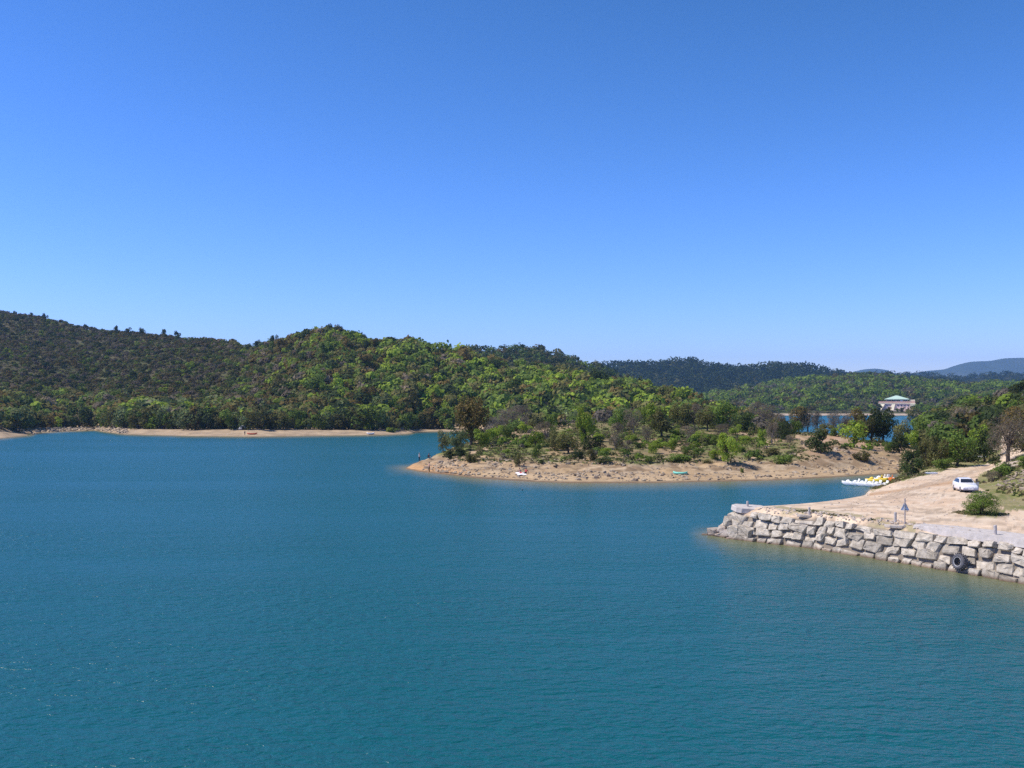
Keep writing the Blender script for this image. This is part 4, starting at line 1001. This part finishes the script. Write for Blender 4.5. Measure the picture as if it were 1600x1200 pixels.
# ------------------------------------------------------------------ white car with an open door
def build_car():
    p = hit(1516, 770.5); car = empty('parked_car', p, R(0))
    tag(car, 'white saloon car parked in the dirt yard with one door open', 'car')
    Hd = 1.62 / 2
    # stations: y from nose (0, towards the viewer) to tail (4.35); lower body half-section and roof line
    st = [(0.00, .66, .36, .52), (.10, .76, .27, .66), (.55, .82, .22, .78), (1.15, .84, .20, .88), (1.5, .845, .20, .92), (2.4, .85, .20, .94), (3.3, .845, .20, .96), (3.9, .82, .24, .97), (4.25, .78, .32, .93), (4.36, .70, .42, .80)]
    bm = bmesh.new(); rings = []
    for y, hw, zl, zh in st:
        rr = [(-hw * .92, zl), (-hw, zl + .12), (-hw * 1.0, (zl + zh) / 2), (-hw * .96, zh - .05), (-hw * .86, zh), (0, zh + .02), (hw * .86, zh), (hw * .96, zh - .05), (hw, (zl + zh) / 2), (hw, zl + .12), (hw * .92, zl)]
        rings.append([bm.verts.new((a, y, b)) for a, b in rr])
    for A, B in zip(rings, rings[1:]):
        for i in range(len(A)): bm.faces.new((A[i], A[(i + 1) % len(A)], B[(i + 1) % len(A)], B[i]))
    bm.faces.new(rings[0][::-1]); bm.faces.new(rings[-1])
    bm_obj('body', bm, M['carpaint'], car, True)
    bm = bmesh.new(); rings = []
    for y, hw, z in [(1.32, .72, .90), (1.95, .60, 1.30), (2.25, .58, 1.37), (2.9, .58, 1.38), (3.35, .59, 1.32), (4.05, .68, .95)]:
        rings.append([bm.verts.new((a, y, b)) for a, b in ((-.76 if z > 1 else -hw, .9), (-hw, z - .03 if z > 1 else .905), (-hw * .85, z), (hw * .85, z), (hw, z - .03 if z > 1 else .905), (.76 if z > 1 else hw, .9))])
    for A, B in zip(rings, rings[1:]):
        for i in range(5): bm.faces.new((A[i], A[i + 1], B[i + 1], B[i]))
    bm_obj('cabin', bm, M['carpaint'], car, False)
    def quadp(name, q, mat, off=(0, 0, 0), parent=car, th=.015):
        bm = bmesh.new(); vs = [bm.verts.new(Vector(a) + Vector(off)) for a in q]; f = bm.faces.new(vs)
        f.normal_update(); e = bmesh.ops.extrude_face_region(bm, geom=[f]); n = f.normal * th
        for v in e['geom']:
            if isinstance(v, bmesh.types.BMVert): v.co -= n
        return bm_obj(name, bm, mat, parent)
    quadp('windscreen', [(-.64, 1.40, .95), (.64, 1.40, .95), (.53, 1.90, 1.275), (-.53, 1.90, 1.275)], M['glass'], (0, -.012, .014))
    quadp('rear_window', [(.6, 3.98, .99), (-.6, 3.98, .99), (-.5, 3.42, 1.28), (.5, 3.42, 1.28)], M['glass'], (0, .012, .014))
    for s in (-1, 1):
        quadp('side_window', [(s * .755, 1.62, .95), (s * .77, 2.5, .95), (s * .625, 2.5, 1.31), (s * .64, 2.0, 1.27)], M['glass'], (s * .012, 0, 0))
        quadp('side_window', [(s * .77, 2.58, .95), (s * .755, 3.65, .96), (s * .645, 3.30, 1.27), (s * .63, 2.58, 1.31)], M['glass'], (s * .012, 0, 0))
        quadp('headlight', [(s * .42, .03, .52), (s * .70, .07, .53), (s * .70, .10, .64), (s * .42, .07, .635)], simple('lamp_lens', (.62, .64, .68), .15, var=.03), (0, -.03, 0))
        for y in (.82, 3.45):
            wh = empty('wheel', (0, 0, 0)); wh.parent = car; wh.location = (s * .76, y, .30)
            bm = bmesh.new(); lathe(bm, [(-.08, .19), (-.09, .27), (-.06, .30), (.06, .30), (.09, .27), (.08, .19)], 24); bm_obj('tyre', bm, M['black'], wh, True)
            bm = bmesh.new(); lathe(bm, [(-.075, .03), (-.085, .18), (-.07, .20), (.07, .20), (.085, .18), (.075, .03)], 24); bm_obj('rim', bm, M['chrome'], wh, True)
    bm = bmesh.new(); bm_box(bm, (0, .02, .36), (1.5, .22, .20), None, .04); bm_obj('bumper', bm, simple('bumper_grey', (.30, .30, .36), .5), car)
    bm = bmesh.new(); bm_box(bm, (0, -.10, .40), (.5, .02, .1)); bm_obj('number_plate', bm, M['white'], car)
    bm = bmesh.new(); bm_box(bm, (0, .055, .575), (.7, .04, .07), None, .01); bm_obj('grille', bm, M['black'], car)
    bm = bmesh.new(); bm_box(bm, (0, 2.3, .22), (1.5, 3.9, .06)); bm_obj('underbody', bm, M['black'], car)
    dr = empty('door', (0, 0, 0)); dr.parent = car; dr.location = (.85, 1.5, 0); dr.rotation_euler = (0, 0, R(-30))
    bm = bmesh.new(); bm_box(bm, (.01, .52, .58), (.07, 1.05, .68), None, .03); bm_obj('panel', bm, M['carpaint'], dr)
    bm = bmesh.new()
    for a, b in (((0, .06, .90), (-.1, .42, 1.28)), ((-.1, .42, 1.28), (-.1, 1.0, 1.31)), ((-.1, 1.0, 1.31), (0, 1.03, .90))): bm_cyl(bm, a, b, .022, .022, 6)
    bm_obj('frame', bm, M['black'], dr)
    bm = bmesh.new(); vs = [bm.verts.new(v) for v in ((0, .1, .92), (0, 1.0, .92), (-.1, .98, 1.29), (-.1, .44, 1.26))]; bm.faces.new(vs)
    e = bmesh.ops.extrude_face_region(bm, geom=list(bm.faces))
    for v in e['geom']:
        if isinstance(v, bmesh.types.BMVert): v.co.x += .012
    bm_obj('window', bm, M['glass'], dr)
    car.rotation_euler.z = R(-10)
    # seat the car on the ground
    car.location = (p.x + .05, p.y, p.z + .0)
build_car()

# ------------------------------------------------------------------ pedal boats
HULLS = {'white': M['white'], 'yellow': simple('yellow_plastic', (.78, .58, .06), .4, var=.06), 'orange': simple('orange_plastic', (.80, .26, .06), .4, var=.06)}
SEATM = simple('pale_yellow_seat', (.78, .76, .60), .45, var=.05)
def pedal_boat(loc, rz, colr, label, tilt=(0, 0)):
    o = empty('pedal_boat', loc, rz); o.rotation_euler = (tilt[0], tilt[1], rz)
    tag(o, label, 'pedal boat', 'pedal boats moored in the inlet')
    m = HULLS[colr]
    for s in (-1, 1):
        bm = bmesh.new(); rings = []
        for x, hw, zb, zt in [(-1.55, .20, .08, .40), (-1.3, .26, -.12, .46), (0, .28, -.16, .44), (1.1, .26, -.12, .48), (1.5, .17, .06, .56), (1.72, .06, .28, .60)]:
            rings.append([bm.verts.new((x, s * .50 + a * hw, b)) for a, b in ((-1, zt - .06), (-.9, zb + .1), (-.4, zb), (.4, zb), (.9, zb + .1), (1, zt - .06), (.8, zt), (-.8, zt))])
        for A, B in zip(rings, rings[1:]):
            for i in range(8): bm.faces.new((A[i], A[(i + 1) % 8], B[(i + 1) % 8], B[i]))
        bm.faces.new(rings[0][::-1]); bm.faces.new(rings[-1])
        bm_obj('hull', bm, m, o, True)
    bm = bmesh.new(); bm_box(bm, (-.05, 0, .40), (2.7, .66, .09), None, .03); bm_obj('deck', bm, m, o)
    for s in (-1, 1):
        bm = bmesh.new()
        bm_box(bm, (-.35, s * .33, .54), (.5, .5, .14), None, .05)
        bm_box(bm, (-.66, s * .33, .74), (.15, .5, .40), Euler((0, -.3, 0)), .06)
        bm_obj('seat', bm, m if colr != 'white' else (SEATM if s > 0 else m), o)
    bm = bmesh.new(); bm_hull(bm, [(.5, -.35, .44), (.5, .35, .44), (1.3, -.3, .44), (1.3, .3, .44), (.75, -.25, .80), (.75, .25, .80), (1.0, .22, .76), (1.0, -.22, .76)])
    bmesh.ops.bevel(bm, geom=list(bm.edges), offset=.05, segments=2, affect='EDGES'); bm_obj('paddle_cover', bm, m, o, True)
    bm = bmesh.new(); bm_cyl(bm, (.3, 0, .4), (.15, 0, .85), .025, .025, 8); bm_obj('rudder_lever', bm, M['chrome'], o)
    return o
Yb_ = 150.0
names = ['white pedal boat at the far left end of the moored row', 'white pedal boat second from the left in the moored row', 'white pedal boat in the middle of the moored row',
         'white pedal boat second from the shore in the moored row', 'white pedal boat moored nearest the grassy shore']
for i, lb in enumerate(names):
    x = world(1335 + i * 11.2, Yb_ - i * .9); pedal_boat((x, Yb_ - i * .9, .02), R(168 + i * 2 - (i == 2) * 8), 'white', lb)
for px, y, colr, rz, lb in [(1372, 153.6, 'yellow', 150, 'yellow pedal boat drawn up behind the white ones'), (1381, 155.2, 'white', 120, 'white pedal boat drawn up on the grassy shore between yellow and orange'), (1388, 153.6, 'orange', 160, 'orange pedal boat drawn up on the grassy shore')]:
    z = max(float(height([px], [y])[0]), 0); pedal_boat((world(px, y), y, z + .26), R(rz), colr, lb, (.05, .12))

# ------------------------------------------------------------------ people
SKIN = simple('skin', (.50, .30, .21), .6, var=.05)
def person(loc, rz, joints, label, top, legs, hair=(.03, .02, .015)):
    """one continuous skinned body from a joint skeleton (metres)"""
    J = {k: Vector(v) for k, v in joints.items()}
    rad = dict(pelvis=.135, waist=.12, chest=.15, neck=.055, head0=.075, head1=.10, head2=.075, shL=.065, shR=.065, elL=.045, elR=.045, wrL=.032, wrR=.032, palL=.034, palR=.034,
               hipL=.095, hipR=.095, knL=.06, knR=.06, anL=.04, anR=.04, toL=.035, toR=.035)
    J['waist'] = J['pelvis'].lerp(J['chest'], .45)
    up = (J['neck'] - J['chest']).normalized()
    J['head0'] = J['neck'] + up * .09; J['head1'] = J['neck'] + up * .17; J['head2'] = J['neck'] + up * .25
    for s in 'LR':
        d = (J['wr' + s] - J['el' + s]).normalized(); J['pal' + s] = J['wr' + s] + d * .075
        if 'to' + s not in J: J['to' + s] = J['an' + s] + Vector((0, -.17, -.055))
    E = [('pelvis', 'waist'), ('waist', 'chest'), ('chest', 'neck'), ('neck', 'head0'), ('head0', 'head1'), ('head1', 'head2')]
    for s in 'LR': E += [('chest', 'sh' + s), ('sh' + s, 'el' + s), ('el' + s, 'wr' + s), ('wr' + s, 'pal' + s), ('pelvis', 'hip' + s), ('hip' + s, 'kn' + s), ('kn' + s, 'an' + s), ('an' + s, 'to' + s)]
    names_ = list(J); V = [J[k] for k in names_]; Rr = [rad[k] for k in names_]; Ei = [(names_.index(a), names_.index(b)) for a, b in E]
    for s in 'LR':                                        # four fingers and a thumb, slightly curled
        d = (J['pal' + s] - J['wr' + s]).normalized(); side = d.cross(Vector((0, 1, .01))).normalized(); nrm = d.cross(side)
        for f, (o, l) in enumerate(((-.03, .07), (-.01, .085), (.01, .08), (.028, .06))):
            a = len(V); V += [J['pal' + s] + d * l * .6 + side * o * 1.1, J['pal' + s] + d * l + side * o * 1.15 + nrm * .015]; Rr += [.009, .007]; Ei += [(names_.index('pal' + s), a), (a, a + 1)]
        a = len(V); V += [J['wr' + s] + d * .06 + side * -.05, J['wr' + s] + d * .10 + side * -.06]; Rr += [.010, .008]; Ei += [(names_.index('wr' + s), a), (a, a + 1)]
    me = bpy.data.meshes.new('person'); me.from_pydata(V, Ei, [])
    o = bpy.data.objects.new('person', me); COL.objects.link(o)
    mod = o.modifiers.new('skin', 'SKIN'); sv = me.skin_vertices[0].data
    for i, q in enumerate(Rr): sv[i].radius = (q, q)
    sv[0].use_root = names_[0] == 'pelvis'
    o.modifiers.new('sub', 'SUBSURF').levels = 2
    dg = bpy.context.evaluated_depsgraph_get(); dg.update()
    nm = bpy.data.meshes.new_from_object(o.evaluated_get(dg)); o.modifiers.clear(); o.data = nm
    for m in (SKIN, top or SKIN, legs): nm.materials.append(m)
    for f in nm.polygons:
        c = f.center; f.use_smooth = True
        best = min(E, key=lambda e: ((c - J[e[0]].lerp(J[e[1]], max(0, min(1, (c - J[e[0]]).dot(J[e[1]] - J[e[0]]) / (J[e[1]] - J[e[0]]).length_squared)))).length) / ((rad[e[0]] + rad[e[1]]) / 2))
        a, b = best
        f.material_index = 2 if b[:2] in ('hi', 'kn', 'an') or b == 'waist' and (c - J['pelvis']).length < .1 else 1 if b in ('waist', 'chest') or b[:2] in ('sh', 'el') else 0
    o.location = loc; o.rotation_euler = (0, 0, rz)
    bm = bmesh.new(); hc = J['head1'] + up * .045
    bmesh.ops.create_uvsphere(bm, u_segments=14, v_segments=8, radius=.108, matrix=Matrix.Translation(hc + Vector((0, .018, .012))))
    bmesh.ops.delete(bm, geom=[v for v in bm.verts if v.co.z < hc.z - .03 and v.co.y < hc.y + .02], context='VERTS')
    bm_obj('hair', bm, simple('hair', hair, .8), o, True)
    bm = bmesh.new()
    for s in (-1, 1): bm_hull(bm, [hc + Vector((s * .035 + a * .012, -.098 + b * .006, -.02 + c_ * .008)) for a in (-1, 1) for b in (-1, 1) for c_ in (-1, 1)])
    bm_hull(bm, [hc + Vector((a * .012, -.10 - b, -.045 - c_)) for a in (-1, 1) for b, c_ in ((0, 0), (.022, .03), (0, .035))])
    bm_hull(bm, [hc + Vector((a * .025, -.098 + b, -.105 + c_)) for a in (-1, 1) for b in (-.006, .006) for c_ in (-.006, .006)])
    bm_obj('face', bm, simple('face_features', (.20, .10, .08), .7), o)
    return tag(o, label, 'person')
STAND = dict(pelvis=(0, 0, .94), chest=(0, .0, 1.34), neck=(0, -.01, 1.47), shL=(.19, 0, 1.41), shR=(-.19, 0, 1.41), elL=(.25, -.02, 1.12), elR=(-.25, -.02, 1.12), wrL=(.22, -.20, .97), wrR=(-.22, -.20, .97),
             hipL=(.10, 0, .88), hipR=(-.10, 0, .88), knL=(.11, -.02, .48), knR=(-.11, -.02, .48), anL=(.12, .02, .07), anR=(-.12, .02, .07))
CROUCH = dict(pelvis=(0, .1, .28), chest=(0, -.06, .66), neck=(0, -.12, .78), shL=(.19, -.07, .72), shR=(-.19, -.07, .72), elL=(.24, -.28, .52), elR=(-.24, -.28, .52), wrL=(.12, -.45, .44), wrR=(-.12, -.45, .44),
              hipL=(.10, .06, .26), hipR=(-.10, .06, .26), knL=(.16, -.34, .46), knR=(-.16, -.34, .46), anL=(.14, -.28, .07), anR=(-.14, -.28, .07))
SIT = dict(pelvis=(0, .1, .13), chest=(0, .2, .50), neck=(0, .19, .63), shL=(.18, .2, .57), shR=(-.18, .2, .57), elL=(.28, .36, .34), elR=(-.28, .36, .34), wrL=(.3, .44, .08), wrR=(-.3, .44, .08),
           hipL=(.10, .05, .12), hipR=(-.10, .05, .12), knL=(.13, -.38, .26), knR=(-.13, -.38, .22), anL=(.13, -.74, .07), anR=(-.13, -.76, .07), toL=(.14, -.80, .2), toR=(-.14, -.82, .2))
navy = simple('dark_trousers', (.015, .018, .035), .8); pale_shirt = simple('pale_pink_shirt', (.78, .70, .72), .8); dk = simple('dark_jacket', (.02, .025, .04), .8); brn = simple('dark_brown_trousers', (.035, .022, .016), .8)
p = hit(655, 721); person((p.x, p.y, p.z - .03), R(70), STAND, 'person in a pale top and dark trousers standing on the peninsula tip', pale_shirt, navy, (.35, .33, .32))
p = hit(669, 717.5); person((p.x, p.y, p.z - .02), R(60), CROUCH, 'person in dark clothes crouching near the peninsula tip', dk, navy)
p = hit(670.5, 738.0); person((p.x, p.y + .3, p.z - .03), R(-60), STAND, 'bare chested person in dark trousers standing at the water edge', None, brn)
p = hit(816, 741.5); tw = Vector(p)
person((p.x - .35, p.y + .2, p.z + .06), R(20), SIT, 'person with reddish skin sitting on a white towel among the rocks', None, simple('red_swimwear', (.50, .05, .05), .8))
person((p.x + .55, p.y + .4, p.z + .06), R(-30), SIT, 'second person in red top sitting right of the towel', simple('red_top', (.45, .06, .06), .8), dk)
bm = bmesh.new(); bmesh.ops.create_grid(bm, x_segments=10, y_segments=8, size=.5)
for v in bm.verts: v.co = Vector((v.co.x * 1.5, v.co.y * 1.5, .05 + .05 * math.sin(v.co.x * 9) * math.cos(v.co.y * 7)))
bmesh.ops.solidify(bm, geom=list(bm.faces), thickness=.03)
o = bm_obj('towel', bm, simple('white_towel', (.8, .79, .82), .9, var=.05)); o.location = (p.x - .2, p.y - .5, p.z + .08); o.rotation_euler = (.22, 0, .3); tag(o, 'white towel spread on the pale rocks before the sunbathers', 'towel')
p = hit(818, 766)
SWIM = dict(pelvis=(0, .5, -.25), chest=(0, .05, -.13), neck=(0, -.04, -.02), shL=(.18, 0, -.12), shR=(-.18, 0, -.12), elL=(.3, -.25, -.1), elR=(-.3, -.25, -.1), wrL=(.25, -.5, -.03), wrR=(-.25, -.5, -.03),
            hipL=(.1, .55, -.27), hipR=(-.1, .55, -.27), knL=(.12, .95, -.33), knR=(-.12, .95, -.33), anL=(.12, 1.3, -.25), anR=(-.12, 1.3, -.25), toL=(.12, 1.45, -.25), toR=(-.12, 1.45, -.25))
person((p.x, p.y, -.14), R(-80), SWIM, 'dark haired swimmer with head above the water off the rocks', dk, navy)
p = hit(382.5, 680.5); person((p.x, p.y, p.z - .03), R(20), STAND, 'small dark figure standing by the red canoe on the far beach', dk, navy)

# ------------------------------------------------------------------ small things on the shores
def canoe(px, py, L, W, H, rz, mat, name, label, cat, seats=2):
    p = hit(px, py); o = empty(name, (p.x, p.y, p.z), rz); tag(o, label, cat)
    bm = bmesh.new(); rings = []
    for i in range(11):
        t = i / 10 * 2 - 1; hw = W / 2 * (1 - abs(t) ** 2.6) + .03; rise = abs(t) ** 3 * H * .5
        rings.append([bm.verts.new((t * L / 2, hw * a, z + rise)) for a, z in ((-1, H), (-.85, H * .4), (-.45, .02), (.45, .02), (.85, H * .4), (1, H), (.86, H), (.4, .09), (-.4, .09), (-.86, H))])
    for A, B in zip(rings, rings[1:]):
        for i in range(10): bm.faces.new((A[i], A[(i + 1) % 10], B[(i + 1) % 10], B[i]))
    bm.faces.new(rings[0][::-1]); bm.faces.new(rings[-1])
    bm_obj('hull', bm, mat, o, True)
    for k in range(seats):
        bm = bmesh.new(); bm_box(bm, ((k - (seats - 1) / 2) * L * .35, 0, H * .8), (.28, W * .86, .04), None, .01); bm_obj('thwart', bm, M['post'], o)
    return o
canoe(394, 679.3, 3.6, .9, .5, R(8), simple('red_canoe', (.55, .10, .05), .5), 'canoe', 'red canoe lying on the far beach below the grey tent', 'canoe')
canoe(579, 679.0, 3.0, 1.4, .6, R(25), M['white'], 'dinghy', 'small white dinghy at the water edge of the far beach', 'dinghy')
canoe(1063, 741.8, 2.3, 1.1, .38, R(-15), simple('turquoise_vinyl', (.20, .62, .50), .5), 'inflatable_dinghy', 'turquoise inflatable dinghy lying on the peninsula beach', 'dinghy', 1)
# tent
p = hit(379, 671.5); o = empty('tent', p, R(25)); tag(o, 'small grey tent with a dark opening on the far beach', 'tent')
bm = bmesh.new(); bmesh.ops.create_uvsphere(bm, u_segments=16, v_segments=10, radius=1.0)
for v in bm.verts: v.co = Vector((v.co.x * 1.5, v.co.y * 1.3, max(v.co.z, 0) * 1.7))
bm_obj('canopy', bm, simple('tent_fabric', (.36, .36, .36), .8), o, True)
bm = bmesh.new(); bm_hull(bm, [(-.6, -1.12, .02), (.6, -1.12, .02), (.35, -1.05, 1.05), (-.35, -1.05, 1.05), (-.6, -1.36, .02), (.6, -1.36, .02), (.3, -1.16, 1.05), (-.3, -1.16, 1.05)]); bm_obj('entrance', bm, M['black'], o)
# wooden post on the ridge
p = hit(888, 669); bm = bmesh.new(); bm_cyl(bm, (0, 0, -.2), (0, 0, 1.0), .13, .11, 9); bm_cyl(bm, (0, 0, 1.0), (0, 0, 1.06), .11, .06, 9)
o = bm_obj('wooden_post', bm, M['bark']); o.location = p; tag(o, 'dark wooden post on the bare path at the peninsula ridge', 'post')
# white rail and plank by the road
p = hit(1530, 719.5); o = empty('barrier', p, R(-4)); tag(o, 'low white rail barrier under the trees beside the road', 'barrier')
bm = bmesh.new(); bm_box(bm, (0, 0, .55), (2.2, .10, .22), None, .02); bm_obj('rail', bm, M['white'], o)
for s in (-.9, .9):
    bm = bmesh.new(); bm_box(bm, (s, .08, .25), (.12, .1, .62), None, .01); bm_obj('leg', bm, M['post'], o)
p = hit(1455, 741); bm = bmesh.new(); bm_box(bm, (0, 0, .10), (1.7, .24, .2), None, .03); bm_box(bm, (.05, .1, .22), (1.3, .2, .06), None, .02)
o = bm_obj('plank', bm, M['white']); o.location = p; o.rotation_euler = (0, 0, .1); tag(o, 'pale plank lying on the left edge of the dirt road', 'plank')

# ------------------------------------------------------------------ the building with a green roof across the back bay
def building():
    Y0 = 1043.0; X0 = world(1401, Y0)
    def zz(py): return CAMZ - (py - HY) / F * Y0
    u = Y0 / F
    b = empty('waterside_building', (X0, Y0, zz(640)), R(-20)); tag(b, 'pink building with a green hipped roof across the back bay', 'building')
    z0 = b.location.z
    pink = simple('pink_render', (.70, .54, .50), .85, var=.06, scale=.2); cream = simple('cream_render', (.72, .66, .50), .85, var=.06, scale=.2)
    terra = simple('terracotta_tiles', (.58, .36, .29), .85, var=.12, scale=.5); green = simple('green_roof_metal', (.45, .60, .50), .6, var=.05, scale=.2)
    def box(name, px0, px1, py0, py1, y0, y1, mat, parent=b):
        bm = bmesh.new(); bm_box(bm, ((((px0 + px1) / 2) - 1401) * u, (y0 + y1) / 2, (zz(py0) + zz(py1)) / 2 - z0), ((px1 - px0) * u, y1 - y0, zz(py0) - zz(py1)), None, .08)
        return bm_obj(name, bm, mat, parent)
    box('wall', 1377, 1425, 630, 645, 2, 16, pink)
    rf = box('roof', 1374.5, 1428, 627, 630, 1.5, 18, terra)
    box('cornice', 1374.2, 1428.3, 629.6, 630.9, 1.1, 1.6, cream, rf)
    box('upper_storey', 1385, 1418, 624, 627, 4, 16, simple('greenish_glazing', (.16, .22, .22), .4, var=.1))  # upper floor in dark greenish glass, its own colour
    for px in (1386, 1393, 1400, 1411, 1417): box('column', px - .35, px + .35, 624, 627, 3.4, 3.9, cream)
    box('white_bay', 1406, 1410, 625.4, 628.4, 2.5, 3.3, M['white'])
    bm = bmesh.new(); e = (1401 - 1401.5) * u
    q = [((1383 - 1401) * u, 1.5), ((1419.5 - 1401) * u, 1.5), ((1419.5 - 1401) * u, 20), ((1383 - 1401) * u, 20)]
    lo = [bm.verts.new((a, c_, zz(624.4) - z0)) for a, c_ in q]; hi = [bm.verts.new((a, c_, zz(623.4) - z0)) for a, c_ in q]
    tp = [bm.verts.new(((1400 - 1401) * u, 9, zz(617.8) - z0)), bm.verts.new(((1403 - 1401) * u, 12, zz(617.8) - z0))]
    bm.faces.new(lo[::-1])
    for i in range(4): bm.faces.new((lo[i], lo[(i + 1) % 4], hi[(i + 1) % 4], hi[i]))
    bm.faces.new((hi[0], hi[1], tp[1], tp[0])); bm.faces.new((hi[1], hi[2], tp[1])); bm.faces.new((hi[2], hi[3], tp[0], tp[1])); bm.faces.new((hi[3], hi[0], tp[0]))
    bm_obj('green_roof', bm, green, b)
    def buttress(px0, px1, pxb0, pxb1, py0, py1):
        bm = bmesh.new(); vs = []
        for px, py, y in ((px0, py0, 1.5), (px1, py0, 1.5), (pxb1, py1, -4), (pxb0, py1, -4), (px0, py0, 4), (px1, py0, 4), (pxb1, py1, 4), (pxb0, py1, 4)): vs.append(((px - 1401) * u, y, zz(py) - z0))
        bm_hull(bm, vs); bm_obj('buttress', bm, cream, b)
    buttress(1377, 1384, 1375, 1378, 630.9, 641); buttress(1394, 1399, 1391, 1395, 630.9, 647)
    for px in (1387, 1403, 1408, 1413, 1418, 1422):
        w_ = box('window', px - 1, px + 1, 632.2, 635.2, 1.85, 1.98, M['white']); box('pane', px - .7, px + .7, 632.6, 634.8, 1.75, 1.84, M['glass'], w_)
    box('annexe', 1419.5, 1428, 624.5, 627, 6, 14, cream); box('annexe', 1421, 1428.5, 631, 634.5, -1, 6, cream)
    box('terrace', 1390, 1424, 641, 646, -6, 1.5, simple('terrace_stone', (.62, .50, .44), .9, var=.15, scale=.4))
    box('stairs', 1391, 1396, 644, 651, -14, -6.2, cream)
building()
for k, px, Y, h, lb in [('olive', 1387, 1034, 4.5, 'olive bush between the two cream buttresses of the green roofed building'), ('mid', 1403, 1030, 4.0, 'green bush below the middle of the green roofed building'), ('dark', 1410, 1031, 5.2, 'dark bush before the pink wall of the green roofed building'),
                        ('olive', 1418, 1033, 4.4, 'olive bush below the right end of the green roofed building'), ('mid', 1428, 1034, 6.5, 'green tree hiding the right corner of the green roofed building'), ('dark', 1373, 1036, 7.0, 'dark tree at the left corner of the green roofed building')]:
    plant(k, 'farbush', (world(px, Y), Y, float(height([px], [Y])[0]) - .2), h * 1.15, h, lb, 'bushes around the waterside building')

# ------------------------------------------------------------------ haze: the air between here and the mountains
bm = bmesh.new(); bm_box(bm, (0, 4800, 236), (16000, 10800, 480))
m = bpy.data.materials.new('haze_air'); m.use_nodes = True; t = m.node_tree
for n in list(t.nodes): t.nodes.remove(n)
v = t.nodes.new('ShaderNodeVolumePrincipled'); v.inputs['Density'].default_value = 0.000078; v.inputs['Color'].default_value = (.33, .62, 1.0, 1); v.inputs['Anisotropy'].default_value = 0.2
ou = t.nodes.new('ShaderNodeOutputMaterial'); t.links.new(v.outputs[0], ou.inputs['Volume'])
tag(bm_obj('haze', bm, m), 'thin blue haze over the whole lake', 'haze', kind='stuff')
